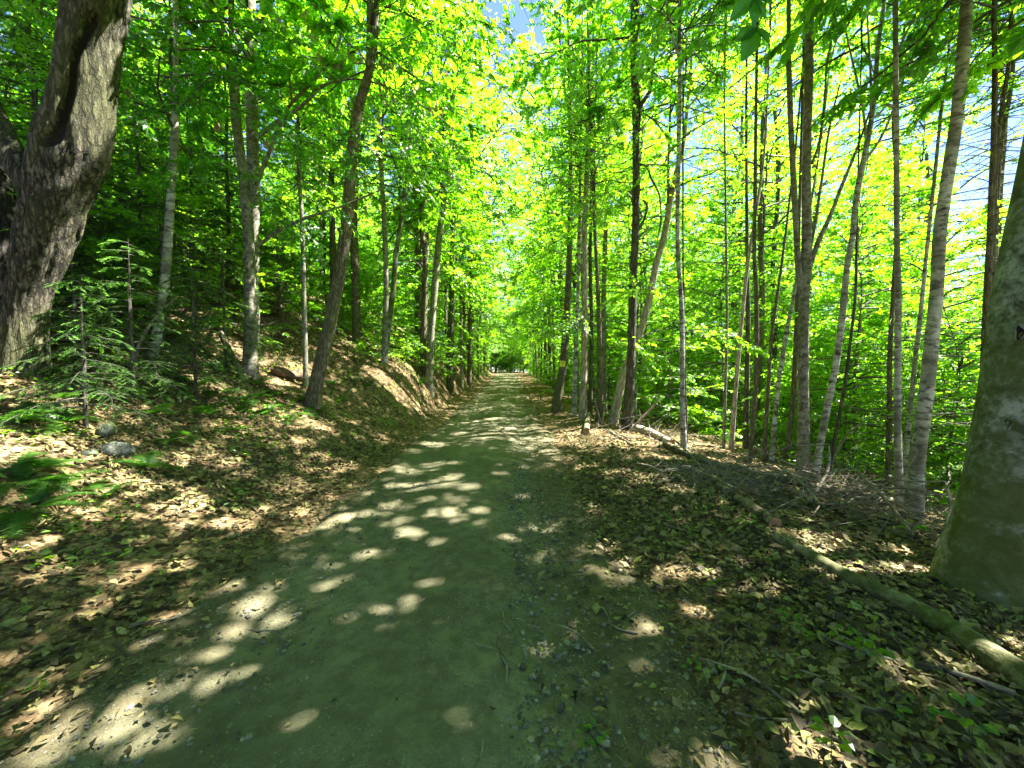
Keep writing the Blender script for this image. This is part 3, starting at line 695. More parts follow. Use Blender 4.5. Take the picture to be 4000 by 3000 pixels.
hero('background_tree', 'straight mid-grey trunk behind the brown leaning one', 'bark_grey', [(2362, 1540, 22), (2357, 1260, 20), (2363, 990, 18), (2372, 700, 16), (2385, 400, 14)], Y=15.0, H=17, crown_=AIRY[1], cs=0.55)
hero('dark_furrowed_tree', 'dark furrowed trunk standing at the head of the fallen log', 'bark_dark',
     [(2450, 1665, 48), (2455, 1600, 40), (2463, 1442, 34), (2472, 1201, 32), (2476, 1050, 29), (2484, 850, 30), (2484, 542, 28), (2476, 241, 26), (2475, 0, 25)], Y=10.4, H=16, crown_=CN[2], cs=1.1, cz=9.0, sides=18, furrow=0.04,
     limbs=([(2486, 450, 14), (2504, 410, 16), (2535, 360, 13), (2550, 290, 10), (2560, 200, 8), (2590, 60, 6)], [(2488, 560, 9), (2500, 450, 9), (2492, 330, 7), (2480, 260, 6)],
            [(2490, 905, 8), (2515, 860, 10), (2528, 800, 9), (2510, 780, 8)], [(2495, 640, 9), (2525, 650, 8), (2545, 700, 8), (2575, 760, 7), (2582, 860, 6), (2570, 930, 6)]))
hero('tan_leaning_tree', 'pale tan trunk leaning right behind the dark furrowed one', 'bark_pale',
     [(2394, 1620, 40), (2433, 1473, 30), (2465, 1380, 26), (2502, 1292, 26), (2529, 1200, 28), (2566, 1020, 28), (2596, 918, 26), (2630, 723, 22), (2668, 573, 17), (2682, 452, 15), (2700, 250, 11)], Y=11.4, H=14, crown_=AIRY[3], cs=0.8)
R7, R7f, R7Y = hero('spotted_tree', 'slender white-spotted trunk rising straight beside the fallen log', 'bark_spot',
     [(2671, 1768, 26), (2667, 1600, 21), (2665, 1442, 20), (2662, 1201, 19), (2650, 1020, 18), (2647, 850, 18), (2650, 603, 17), (2656, 301, 16), (2652, 150, 13), (2653, 0, 11)], Y=8.2, H=12, crown_=AIRY[0], cs=0.75, cz=8.0,
     limbs=([(2655, 235, 11), (2635, 170, 9), (2614, 90, 8), (2604, 0, 7)], [(2655, 460, 5), (2720, 380, 5), (2790, 280, 4), (2830, 120, 4)], [(2650, 100, 5), (2700, 180, 5), (2750, 260, 4), (2830, 310, 3)]))
hero('shadow_stem', 'very thin bare stem clinging close behind the spotted trunk', 'bark_dark', [(2684, 1730, 9), (2672, 1300, 8), (2668, 900, 7), (2668, 400, 6)], Y=9.4, H=9, crown_=SC_[1], cs=0.9, cz=7.4, flare=0.1)
for spec in (
  ('thin_tree', 'thin upright pole left of the pale grey trunk', 'bark_grey', [(2826, 1749, 13), (2839, 1298, 11), (2836, 900, 9), (2832, 600, 7)], 9.6, AIRY[0], 0.8, 12),
  ('pale_grey_tree', 'pale grey trunk leaning right with smooth bark', 'bark_pale', [(2856, 1752, 22), (2876, 1497, 17), (2899, 1232, 16), (2925, 1000, 14), (2954, 823, 12), (2985, 600, 10), (3000, 300, 8)], 9.6, AIRY[1], 0.9, 13),
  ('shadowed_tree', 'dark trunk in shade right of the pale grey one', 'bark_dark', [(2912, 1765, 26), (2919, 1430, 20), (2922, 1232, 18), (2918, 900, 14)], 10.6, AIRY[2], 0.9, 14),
  ('bare_foot_tree', 'brown trunk with a thin bare stem at its foot, left of the double trunk', 'bark_brown', [(2929, 1830, 16), (2952, 1497, 19), (2955, 1165, 19), (2947, 1000, 17), (2950, 700, 14)], 8.0, AIRY[3], 0.8, 13),
  ('curved_thin_tree', 'thin curved brown trunk in the cluster left of the double trunk', 'bark_brown', [(2984, 1810, 18), (3002, 1497, 15), (3012, 1331, 14), (3035, 1165, 12), (3070, 900, 10)], 9.0, AIRY[0], 0.8, 12),
  ('sunlit_slanting_tree', 'slanting trunk with sunlit flecks in the cluster left of the double trunk', 'bark_spot', [(3012, 1818, 22), (3038, 1530, 18), (3061, 1364, 18), (3098, 1165, 15), (3140, 950, 11)], 8.9, AIRY[1], 0.8, 12),
  ('stout_leaning_tree', 'stout brown trunk leaning right close against the double trunk', 'bark_brown', [(3068, 1798, 27), (3085, 1680, 23), (3098, 1563, 22), (3110, 1300, 19), (3118, 1000, 14)], 9.0, AIRY[2], 0.8, 13),
):
    hero(spec[0], spec[1], spec[2], spec[3], Y=spec[4], H=spec[7], crown_=spec[5], cs=0.5, cz=spec[7] - 3.5)
hero('double_trunk_tree', 'stout double-stemmed trunk, the tallest of the right-hand woods', 'bark_grey',
     [(3138, 1838, 60), (3138, 1700, 48), (3138, 1497, 45), (3141, 1165, 44), (3150, 1033, 42), (3151, 850, 39), (3151, 633, 36), (3160, 253, 35), (3163, 0, 35)], Y=7.4, H=15, crown_=AIRY[1], cs=0.55, cz=8.6, sides=20, furrow=0.02,
     limbs=([(3138, 1180, 24), (3118, 1040, 21), (3103, 760, 20), (3090, 506, 19), (3081, 253, 17), (3081, 0, 14), (3080, -200, 12)], [(3155, 1080, 16), (3190, 960, 18), (3240, 850, 15), (3290, 720, 12), (3340, 600, 9), (3400, 430, 6)],
            [(3170, 640, 10), (3200, 560, 10), (3220, 400, 8), (3230, 250, 7), (3260, 100, 6)], [(3150, 1050, 9), (3180, 900, 10), (3210, 700, 9), (3240, 500, 7), (3280, 330, 5)]))
hero('slanting_birch_tree', 'dark-mottled birch slanting right beside the double trunk', 'bark_birch',
     [(3184, 1850, 38), (3200, 1760, 30), (3224, 1630, 29), (3264, 1430, 29), (3290, 1232, 28), (3310, 1033, 26), (3329, 930, 25), (3347, 760, 25), (3385, 570, 24), (3416, 380, 20), (3429, 190, 18), (3454, 0, 16)], Y=7.3, H=12, crown_=AIRY[0], cs=0.55, cz=8.0,
     limbs=([(3385, 560, 9), (3370, 420, 8), (3345, 300, 7), (3310, 150, 6), (3295, 30, 5)], [(3400, 480, 8), (3402, 330, 7), (3390, 100, 6), (3385, -50, 5)], [(3370, 640, 10), (3440, 540, 9), (3500, 400, 7), (3560, 200, 6), (3610, 0, 5)]))
hero('slim_slanting_tree', 'slim dark trunk slanting behind the slanting birch', 'bark_dark', [(3230, 1858, 18), (3277, 1630, 14), (3310, 1430, 13), (3340, 1165, 12), (3346, 966, 11), (3352, 700, 8)], Y=7.6, H=9, crown_=SC_[0], cs=1.2, cz=7.5)
hero('upright_birch_tree', 'upright birch with black knots left of the thick birch', 'bark_birch',
     [(3512, 1955, 42), (3508, 1750, 33), (3506, 1563, 31), (3509, 1165, 28), (3504, 950, 25), (3502, 633, 24), (3499, 253, 22), (3499, 0, 20)], Y=6.0, H=11, crown_=AIRY[1], cs=0.55, cz=7.5, lumps=0.08,
     limbs=([(3495, 420, 12), (3470, 400, 9), (3440, 440, 8), (3400, 470, 7)], [(3500, 220, 8), (3530, 150, 8), (3570, 70, 7), (3610, -20, 6)]))
hero('slim_birch_tree', 'slim slanting stem crossing behind the thick birch', 'bark_birch', [(3529, 1800, 24), (3569, 1464, 21), (3595, 1232, 20), (3622, 966, 17), (3650, 696, 16), (3676, 443, 14), (3705, 200, 10)], Y=7.2, H=10, crown_=AIRY[2], cs=0.55, cz=7.4)
hero('thick_birch_tree', 'thick birch with ragged grey bark, leaning right', 'bark_birch',
     [(3566, 2000, 84), (3578, 1880, 70), (3589, 1762, 66), (3622, 1497, 65), (3642, 1298, 58), (3662, 1099, 58), (3672, 900, 58), (3701, 696, 56), (3739, 443, 54), (3765, 190, 56), (3777, 0, 54)], Y=5.5, H=13, crown_=AIRY[2], cs=0.55, cz=8.2, sides=24, lumps=0.06)
hero('far_right_tree', 'brown trunk seen past the big beech', 'bark_brown', [(3860, 1500, 36), (3890, 1100, 32), (3904, 728, 32), (3923, 443, 30), (3900, 190, 24), (3890, 0, 20)], Y=8.0, H=12, crown_=AIRY[3], cs=0.55, cz=9.0)
R23, R23f, R23Y = hero('big_beech_tree', 'huge smooth grey beech blotched with olive moss', 'bark_beech',
     [(3905, 2330, 570), (3930, 2150, 520), (3965, 1961, 480), (3994, 1795, 470), (4022, 1596, 460), (4040, 1430, 450), (4066, 1232, 440), (4122, 900, 430), (4192, 506, 410), (4260, 100, 390), (4290, -300, 360)],
     Y=2.85, H=12, crown_=AIRY[3], cs=0.95, cz=7.4, sides=72, flare=0.32, rough=0.022, lumps=0.03, flare_h=0.28)
for (u, v, w_, hh) in ((3985, 1300, 26, 70), (3940, 1655, 24, 44)):
    q = on_trunk('big_beech_tree', u, v, 0.0); g = Geo()
    th = np.arange(12) / 12 * 6.283; rr_ = 1 + 0.25 * np.sin(3 * th + u)
    nr = nrm(np.array([q[0] - R23f[0] - 0.1, q[1] - R23f[1], 0.0])); sx = np.array([-nr[1], nr[0], 0])
    for k_, (f_, dpt) in enumerate(((1.5, -0.02), (1.1, 0.014), (0.75, 0.012), (0.35, 0.004))):
        ring = [q + sx * math.cos(t) * w_ / F * R23Y / 2 * f_ * r_ + np.array([0, 0, math.sin(t) * hh / F * R23Y / 2 * f_ * r_]) + nr * dpt for t, r_ in zip(th, rr_)]
        if k_: 
            a_ = np.array(prev + ring); i_ = np.arange(12); j_ = (i_ + 1) % 12
            g.add(local(a_, R23f), np.stack([i_, j_, 12 + j_, 12 + i_], 1), 0 if k_ < 3 else 1, 0.5, True)
        prev = ring
    g.add(local(np.array(prev), R23f), np.arange(12)[None], 1, 0.5, True)
    link('knot', g.build('knot', [M['bark_beech'], M['hollow']]), R23)
# twig with broad leaflets hanging from a beech bough over the road
g = Geo()
b0 = np.array([R23f[0] + 0.15, R23f[1], 4.6]); b1 = P(2990, -60, 1.75)
bp_ = [b0, b0 * 0.66 + b1 * 0.34 + np.array([0, 0, 0.25]), b0 * 0.3 + b1 * 0.7 + np.array([0, 0, 0.15]), b1]
bark_tube(g, local(bp_, R23f), [0.03, 0.018, 0.009, 0.004], 6, 0.12, 0.05)
for tip_ in (P(2955, 108, 1.75), P(2945, -8, 1.72)):
    bark_tube(g, local([b1, (b1 + tip_) / 2 + np.array([0.02, 0, 0]), tip_], R23f), [0.003, 0.002, 0.0015], 4, 0.04, 0)
bough = link('bough', g.build('bough', [M['twig']]), R23)
for c0, tips in ((P(2955, 105, 1.75), [(2876, 160), (2902, 235), (3008, 168)]), (P(2945, -12, 1.72), [(2850, 80), (2948, 105), (2995, 75), (3030, 10)])):
    for (tu, tv) in tips:
        t_ = P(tu, tv, 1.72); d_ = t_ - c0; L_ = np.linalg.norm(d_)
        g = Geo(); leaves(g, local(c0, R23f)[None], d_[None], np.array([[0.1, -1.0, 0.35]]), np.array([L_]), 0.50, 0, 0.15, fold=0.05, droop=0.06, shape=9)
        link('leaflet', g.build('leaflet', [M['leaf_dark']]), bough)

# leafy boughs of named trees reaching over the road
def bough_part(root, foot, paths, seed, L=0.10, mat='leaf', ntw=16, nlf=12, tw=0.6, tint=(0.4, 0.22), r0=0.014, planar=0.22, shape=9):
    for k, pth in enumerate(paths):
        rg = np.random.default_rng(seed + k); g = Geo()
        spray(g, rg, local([P(u, v, y) for u, v, y in pth], foot), r0, ntw, nlf, L, tw, planar=planar, tint=tint, start=0.15, shape=shape, ltilt=0.35)
        link('bough', g.build('bough', [M['twig'], M[mat]]), root)

lean = bpy.data.objects['leaning_tree']; lf = np.array(lean.location)
bough_part(lean, lf, [
    [(1470, 60, 8.5), (1600, -20, 7.2), (1800, 20, 6.0), (2050, 140, 5.2)], [(1465, 150, 8.5), (1640, 160, 7.4), (1850, 260, 6.2), (2080, 420, 5.6)],
    [(1445, 290, 8.5), (1580, 400, 7.6), (1760, 560, 6.8), (1950, 720, 6.4)], [(1455, 220, 8.5), (1560, 160, 7.0), (1750, 60, 5.4), (1900, 90, 4.6)],
    [(1470, 100, 8.5), (1620, 300, 7.6), (1850, 480, 7.0), (2150, 560, 6.6)], [(1470, 20, 8.5), (1700, -120, 6.4), (2000, -60, 5.2), (2250, 60, 4.8)],
    [(1400, 420, 8.6), (1520, 520, 8.0), (1700, 800, 7.8), (1830, 960, 7.6)], [(1470, 40, 8.5), (1680, 90, 7.4), (1950, 300, 6.8), (2200, 330, 6.4)],
    [(1470, 0, 8.5), (1650, -60, 7.0), (1900, 180, 5.8), (2120, 260, 5.2)], [(1455, 240, 8.5), (1600, 480, 7.8), (1800, 700, 7.4), (2000, 900, 7.2)],
    [(1470, 10, 8.5), (1560, -160, 6.0), (1720, -100, 4.8), (1830, -20, 4.2)]], 900, tint=(0.42, 0.28), ntw=30, nlf=12, tw=0.75, r0=0.011, L=0.095, planar=0.32)
bough_part(L3, L3f, [
    [(906, 270, 8.6), (820, 320, 7.6), (700, 420, 6.6), (560, 470, 6.0)], [(950, 680, 8.6), (860, 640, 7.6), (740, 660, 6.8), (620, 720, 6.4)],
    [(812, 0, 8.6), (700, 40, 7.2), (560, 120, 6.2), (450, 200, 5.6)], [(1050, 500, 8.6), (1150, 560, 7.8), (1260, 700, 7.2), (1330, 860, 6.9)],
    [(1340, 60, 8.6), (1430, 120, 7.8), (1560, 260, 7.2), (1640, 420, 6.9)], [(960, 150, 8.6), (1040, 120, 7.6), (1130, 160, 6.8), (1220, 260, 6.4)],
    [(1200, 340, 8.6), (1260, 420, 8.0), (1360, 560, 7.4), (1420, 700, 7.0)], [(980, 760, 8.6), (1060, 780, 8.0), (1150, 880, 7.6), (1220, 1000, 7.4)],
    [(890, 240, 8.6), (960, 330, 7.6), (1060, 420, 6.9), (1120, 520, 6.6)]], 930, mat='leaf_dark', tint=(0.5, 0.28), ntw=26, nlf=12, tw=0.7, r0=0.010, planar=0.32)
bough_part(R7, R7f, [
    [(2650, 560, 8.2), (2560, 620, 7.6), (2440, 740, 7.4), (2330, 860, 7.2)], [(2660, 1150, 8.2), (2580, 1100, 8.0), (2480, 1120, 7.9), (2380, 1180, 7.8)],
    [(2662, 1300, 8.2), (2740, 1290, 8.0), (2860, 1330, 7.8), (2960, 1370, 7.7)], [(2640, 60, 8.2), (2560, 140, 7.6), (2480, 320, 7.2), (2400, 480, 7.0)]], 960, tint=(0.6, 0.2), ntw=22, tw=0.65, r0=0.009)
for nm_, ps_ in (('dark_furrowed_tree', [[(2475, 150, 10.4), (2400, 200, 9.6), (2300, 320, 9.0), (2180, 420, 8.6)], [(2476, 420, 10.4), (2380, 460, 9.8), (2260, 560, 9.4), (2150, 640, 9.0)], [(2484, 760, 10.4), (2400, 740, 10), (2300, 800, 9.6), (2200, 900, 9.4)], [(2475, 60, 10.4), (2600, 60, 9.4), (2740, 200, 9), (2820, 330, 8.8)]]),
                 ('signed_tree', [[(2225, 1000, 14), (2150, 980, 13.2), (2050, 1050, 12.6), (1960, 1130, 12.2)], [(2216, 1180, 14), (2140, 1170, 13.4), (2060, 1210, 13), (1990, 1260, 12.8)], [(2230, 700, 14), (2130, 700, 13), (2010, 800, 12.4), (1900, 860, 12)], [(2226, 840, 14), (2330, 840, 13.4), (2420, 900, 13), (2500, 960, 12.8)]]),
                 ('grey_twin_tree', [[(1740, 723, 15.6), (1850, 800, 15), (1960, 900, 14.6), (2060, 1000, 14.4)], [(1716, 930, 15.6), (1820, 960, 15.2), (1930, 1040, 15), (2010, 1120, 15)], [(1750, 600, 15.6), (1880, 560, 15), (2000, 620, 14.6), (2100, 720, 14.2)], [(1760, 480, 15.6), (1900, 380, 15), (2050, 420, 14.4), (2150, 520, 14)], [(1765, 400, 15.6), (1880, 200, 14.6), (2010, 180, 13.6), (2120, 260, 13)], [(1700, 1080, 15.6), (1780, 1060, 15.2), (1860, 1120, 15), (1920, 1190, 14.8)]]),
                 ('roadside_tree', [[(1798, 1100, 24), (1880, 1080, 23.6), (1960, 1140, 23.2), (2030, 1200, 23)], [(1797, 950, 24), (1900, 900, 23.6), (2000, 980, 23.2), (2080, 1080, 23)], [(1800, 1220, 24), (1870, 1210, 24), (1940, 1260, 24), (1990, 1310, 24)], [(1797, 860, 24), (1900, 760, 23.6), (2020, 800, 23.2), (2120, 900, 23)]]),
                 ('leaning_far_tree', [[(1838, 1050, 27), (1920, 1000, 27.4), (2000, 1060, 28), (2070, 1130, 28.5)], [(1836, 1180, 27), (1910, 1150, 27.6), (1980, 1190, 28.2), (2040, 1250, 29)]]),
                 ('background_tree', [[(2360, 1100, 15), (2250, 1000, 15.6), (2150, 1010, 16.2), (2060, 1080, 17)], [(2362, 900, 15), (2240, 780, 15.4), (2120, 780, 16), (2020, 860, 16.6)], [(2366, 760, 15), (2250, 600, 15), (2130, 560, 15.4), (2030, 620, 16)]]),
                 ('brown_tree', [[(2343, 1400, 11.6), (2400, 1340, 11.2), (2480, 1360, 11), (2560, 1420, 10.8)], [(2340, 1280, 11.6), (2280, 1240, 11.2), (2200, 1270, 10.9), (2130, 1320, 10.7)]])):
    o_ = bpy.data.objects[nm_]
    bough_part(o_, np.array(o_.location), ps_, 990, tint=(0.6, 0.22), ntw=26, nlf=12, tw=0.9, r0=0.011, L=0.105, planar=0.25)

# pale dead leaves still hanging under the arching branches
rg = np.random.default_rng(77); g = Geo()
for (u, v) in [(1075, 90), (1100, 60), (1110, 110), (1190, 40), (1205, 90), (1230, 130), (1242, 195), (1250, 215), (1320, 230), (1330, 235), (1380, 190), (1425, 220), (1500, 215), (1505, 255), (1560, 245), (1600, 315), (1610, 330), (1500, 330), (1490, 340), (1690, 130),
               (1700, 405), (1705, 420), (1720, 380), (870, 255), (885, 280), (830, 250), (845, 480), (860, 470), (780, 180), (1030, 560), (1060, 540), (500, 350), (540, 385), (1640, 60), (1660, 300), (1745, 290)]:
    c0 = local(P(u, v, 8.3 + rg.uniform(-0.5, 0.3)), L3f); k = rg.integers(2, 5)
    p = c0[None] + rg.normal(0, 0.05, (k, 3)); d = np.tile([0, 0, -1.0], (k, 1)) + rg.normal(0, 0.22, (k, 3))
    leaves(g, p, d, rg.normal(0, 1, (k, 3)), rg.uniform(0.13, 0.24, k), 0.28, 0, rg.uniform(0.2, 1, k), fold=0.2, droop=0.2, shape=9)
link('dead_leaves', g.build('dead_leaves', [M['deadleaf']]), L3)

# ------------------------------------------------------------------ the woods behind: copies
def copy_thing(root, loc, rz, sc):
    r = root.copy(); C.objects.link(r)
    r.location = [float(t) for t in loc]; r.rotation_euler = (0, 0, rz); r.scale = (sc, sc, sc)
    for ch in root.children:
        c = ch.copy(); C.objects.link(c); c.parent = r
        for gch in ch.children:
            d = gch.copy(); C.objects.link(d); d.parent = c
    return r

def proto(name, label, cat, group, H, r0, bark, crown_mesh, zc, seed, cs=1.0, wob_=0.15, dead=0, reach=0.0, lean=0.0):
    rg = np.random.default_rng(seed)
    root = empty(name, (0, 0, -50)); tag(root, label, cat, group)
    zs = np.linspace(-0.4, H, 7)
    pts = np.stack([rg.normal(0, wob_, 7) * np.linspace(0, 1, 7), rg.normal(0, wob_, 7) * np.linspace(0, 1, 7), zs], 1)
    pts[:, 0] += lean * np.clip(zs / H, 0, 1) ** 1.4
    g = Geo(); bark_tube(g, pts, r0 * (1 - 0.62 * np.linspace(0, 1, 7)), 9, 0.4, 0.06, seed=seed, flare=0.25, flare_h=0.3)
    link('trunk', g.build('trunk', [M[bark]]), root)
    x0 = np.interp(zc, zs, pts[:, 0]); y0 = np.interp(zc, zs, pts[:, 1])
    link('crown', crown_mesh, root, (x0, y0, zc), (0, R(3) * reach * 3, 0) if reach else (0, 0, rg.uniform(0, 6.28)), cs)
    if dead:
        g = Geo()
        for _ in range(dead):
            z = rg.uniform(0.6, zc + 1.0); az = rg.uniform(0, 6.28); l = rg.uniform(0.5, 1.5)
            o_ = np.array([np.interp(z, zs, pts[:, 0]), np.interp(z, zs, pts[:, 1]), z])
            d_ = np.array([math.cos(az), math.sin(az), rg.uniform(-0.15, 0.2)])
            pp = np.array([[o_ + d_ * l * s + np.array([0, 0, -0.12 * l * s * s]) for s in np.linspace(0, 1, 4)]])
            g.add(*tubes(pp, np.array([[0.008, 0.006, 0.004, 0.002]]), 4), 0, 0.5, True)
            for s_ in (0.45, 0.65, 0.8):
                q = pp[0, 0] * (1 - s_) + pp[0, 3] * s_; d2 = nrm(d_ + rg.normal(0, 0.6, 3) * np.array([1, 1, 0.3]))
                g.add(*tubes(np.array([[q, q + d2 * l * 0.2, q + d2 * l * 0.38]]), np.array([[0.003, 0.0025, 0.0015]]), 3), 0, 0.5, True)
        link('dead_branches', g.build('dead_branches', [M['twig']]), root)
    return root

used = set()
def put(root, x, y, sc, rz=None, dz=0.0):
    rz = random.uniform(0, 6.28) if rz is None else rz
    loc = (x, y, h1(x, y) + dz)
    if root.name not in used:
        used.add(root.name); root.location = loc; root.rotation_euler = (0, 0, rz); root.scale = (sc,) * 3
        return root
    return copy_thing(root, loc, rz, sc)

GR = 'tall trees of the sunlit woods right of the road'; GL = 'tall trees up the slope left of the road'
GRM = 'young leafy trees in the woods right of the road'; GLM = 'young leafy trees up the slope left of the road'
GS = 'leafy saplings under the trees right of the road'; GSL = 'leafy saplings on the slope left of the road'
TALL_R = [proto('woodland_tree', 'tall slim tree among the sunlit woods right of the road', 'tree', GR, 12.5, 0.08 + 0.02 * k, b, AIRY[k], 5.5, 40 + k, 1.1, dead=16) for k, b in enumerate(('bark_grey', 'bark_spot', 'bark_dark', 'bark_brown'))]
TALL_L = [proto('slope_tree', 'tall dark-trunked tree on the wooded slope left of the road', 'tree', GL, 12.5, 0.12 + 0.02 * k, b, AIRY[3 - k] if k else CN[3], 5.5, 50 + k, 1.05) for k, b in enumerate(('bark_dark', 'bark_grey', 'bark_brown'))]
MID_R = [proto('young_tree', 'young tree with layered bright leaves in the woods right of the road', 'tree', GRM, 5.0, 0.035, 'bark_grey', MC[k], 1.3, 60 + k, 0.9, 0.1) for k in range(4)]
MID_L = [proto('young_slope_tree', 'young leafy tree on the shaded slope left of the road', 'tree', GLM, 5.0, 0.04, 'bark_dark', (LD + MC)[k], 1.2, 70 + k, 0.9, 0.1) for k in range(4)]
SAP_R = [proto('sapling', 'leafy sapling in layered sprays under the trees right of the road', 'sapling', GS, 2.2, 0.014, 'twig', SC_[k], 0.5, 80 + k, 0.9, 0.05) for k in range(4)]
SAP_L = [proto('slope_sapling', 'leafy sapling under the trees left of the road', 'sapling', GSL, 2.2, 0.014, 'twig', SC_[k], 0.4, 90 + k, 0.9, 0.05) for k in range(2)]
POLE = [proto('dead_limbed_spruce', 'thin spruce pole bristling with dead horizontal twigs', 'spruce', 'dead-limbed spruce poles past the birches', 9.0, 0.05, 'bark_brown', SC_[0], 7.0, 95 + k, 0.8, 0.04, dead=90) for k in range(2)]
HEM = [proto('hemlock_tree', 'dark hemlock with drooping flat boughs on the left slope', 'hemlock', 'hemlocks in the shade of the left slope', 3.0 + 2 * k, 0.05, 'bark_dark', HEMCROWN[k], 0.3, 98 + k, 1.0, 0.03) for k in range(2)]

rr = random.Random(21)
taken = [(f[0], f[1]) for _, f, _ in ROOTS]
def scatter(protos, n, xlo, xhi, ylo, yhi, mind, ok, sc=(0.8, 1.2), tries=6000):
    k = 0; t = 0
    mine = []
    while k < n and t < tries:
        t += 1
        y = ylo + (yhi - ylo) * rr.random() ** 1.15; x = xlo + (xhi - xlo) * rr.random()
        xr_ = x - float(cx(y))
        if not ok(xr_, y): continue
        if any((x - a) ** 2 + (y - b) ** 2 < mind * mind for a, b in mine): continue
        if any((x - a) ** 2 + (y - b) ** 2 < 0.8 for a, b in taken): continue
        mine.append((x, y)); taken.append((x, y))
        put(protos[k % len(protos)], x, y, rr.uniform(*sc)); k += 1
    return k

okR = lambda m: (lambda x, y: x > m and math.hypot(x, y) > 9.5 and y > 3.2)
okL = lambda m: (lambda x, y: x < -m and math.hypot(x, y) > 9.5)
n1 = scatter(TALL_R, 56, 3, 24, 12, 62, 2.4, lambda x, y: x > 3.6 and x < 0.6 * y + 2)
n2 = scatter(MID_R, 130, 3, 32, 8, 50, 1.5, lambda x, y: x > 4.2 and math.hypot(x, y) > 10.5, (0.75, 1.2))
n3 = scatter(SAP_R, 170, 3, 28, 7, 40, 0.75, lambda x, y: x > 3.6 and math.hypot(x, y) > 9.0, (0.6, 1.15))
n4 = scatter(TALL_L, 40, -30, -3, 9, 62, 2.6, lambda x, y: x < -4.8)
n5 = scatter(MID_L, 70, -28, -4, 8, 50, 1.7, lambda x, y: x < -5.4 and math.hypot(x, y) > 11, (0.75, 1.15))
n10 = scatter(TALL_R, 18, 8, 34, 15, 34, 2.4, lambda x, y: 0.6 * y < x < 1.05 * y, (0.85, 1.1))
n7 = scatter(MID_R, 24, 8, 34, 7, 26, 1.7, lambda x, y: x > 0.62 * y + 3 and math.hypot(x, y) > 11.5, (0.8, 1.25))
n8 = scatter(SAP_R, 50, 7, 26, 6, 22, 1.0, lambda x, y: x > 0.55 * y + 2.5 and math.hypot(x, y) > 9.5, (0.7, 1.3))
n9 = scatter(SAP_L, 34, -14, -4, 5.5, 16, 0.9, lambda x, y: x < -5.6 and 8.2 < math.hypot(x, y) < 17, (0.5, 1.0))
n6 = scatter(SAP_L, 40, -20, -3, 12, 45, 1.2, lambda x, y: x < -4.2 and math.hypot(x, y) > 12, (0.6, 1.1))
print('scatter', n1, n2, n3, n4, n5, n6)
for x, y, s in ((6.6, 5.6, 1.0), (7.6, 6.4, 1.0), (8.6, 7.2, 1.05), (7.2, 7.6, .95), (9.4, 6.2, 1.0), (8.2, 5.2, .9)):
    put(POLE[int(x * 10) % 2], x, y, s)
for u, v, Y_, s, k in ((330, 1500, 4.7, 0.5, 0), (520, 1500, 5.8, 0.62, 0), (760, 1400, 6.6, 0.6, 0), (300, 1450, 6.2, 0.6, 0), (880, 1380, 8.4, 0.75, 0), (640, 1380, 7.8, .8, 0), (560, 1180, 9.0, 0.9, 1), (300, 1200, 9.0, 1.0, 1), (760, 1130, 11, 1.1, 1), (420, 1300, 7.6, 0.6, 0), (1090, 1250, 11.5, 0.8, 0), (900, 1180, 12.0, 1.2, 1), (160, 1100, 8.5, 1.1, 1), (640, 1050, 13, 1.3, 1)):
    p = P(u, v, Y_); put(HEM[k], p[0], p[1], s)
OVR = [proto('roadside_maple', 'leafy maple beside the road whose boughs meet over the gravel', 'tree', 'roadside maples arching over the road', 9.0, 0.08, 'bark_grey', MC[k], 2.9, 170 + k, 1.15) for k in range(4)]
OVT = [proto('arching_tree', 'tall roadside tree with its crown closing over the road', 'tree', 'tall roadside trees arching over the road', 12.5, 0.14, 'bark_brown', AIRY[k], 4.8, 180 + k, 1.25, reach=1.0) for k in range(4)]
for i, (x, y) in enumerate(((-3.9, 17.5), (3.3, 18.5), (-3.5, 21.5), (3.2, 23), (-3.2, 26), (2.9, 27.5), (-3.3, 30.5), (2.8, 32), (-3.0, 35), (2.7, 37), (-3.1, 40), (2.6, 42), (-3, 45), (2.6, 47), (-3, 50), (2.6, 52.5), (-2.9, 56))):
    put(OVR[i % 4], x + float(cx(y)), y, rr.uniform(1.0, 1.25))
for i, (x, y) in enumerate(((-5.4, 14), (-4.4, 19), (3.4, 21), (-3.6, 24), (3.2, 26), (-3.4, 29), (3, 31), (-3.4, 34), (3, 36.5), (-3.3, 39), (3, 43), (-3.2, 47), (3, 51))):
    put(OVT[i % 4], x + float(cx(y)), y, rr.uniform(1.05, 1.3), rz=(0.0 if x < 0 else math.pi) + rr.uniform(-.3, .3))
for i in range(46):
    y = 18 + 44 * rr.random(); x = (-1) ** i * (2.9 + 0.9 * rr.random()) - (0.5 if i % 2 else 0)
    put((SAP_R if i % 2 == 0 else SAP_L)[i % 2], x + float(cx(y)), y, rr.uniform(0.45, 1.0))
# trees that close the end of the road, and unseen trees added to shade it
for i in range(26):
    y = 60 + 2.2 * (i % 7) + rr.random() * 2; x = float(cx(y)) - 6 + i * 0.55 + rr.random()
    if i % 2: put(TALL_R[i % 4], x, y, rr.uniform(0.9, 1.2))
    put(MID_R[i % 4], x + 0.8, y - 1, rr.uniform(0.8, 1.2))
    put(SAP_R[i % 4], x - 0.5, y - 2, rr.uniform(0.9, 1.3))
for i in range(16):
    put((SAP_R if i % 3 else MID_R)[i % 4], float(cx(66)) - 2.6 + 0.35 * i, 64 + rr.random() * 6, rr.uniform(0.8, 1.3))
GB = 'unseen trees added around the viewer to shade the road'
BEH = [proto('unseen_shade_tree', 'unseen tall tree added beside the viewer, its crown shading the road', 'tree', GB, 11, 0.16, 'bark_grey', OVERCROWN[k], 6.6, 140 + k, 1.05, reach=2.8, lean=1.7) for k in range(2)]
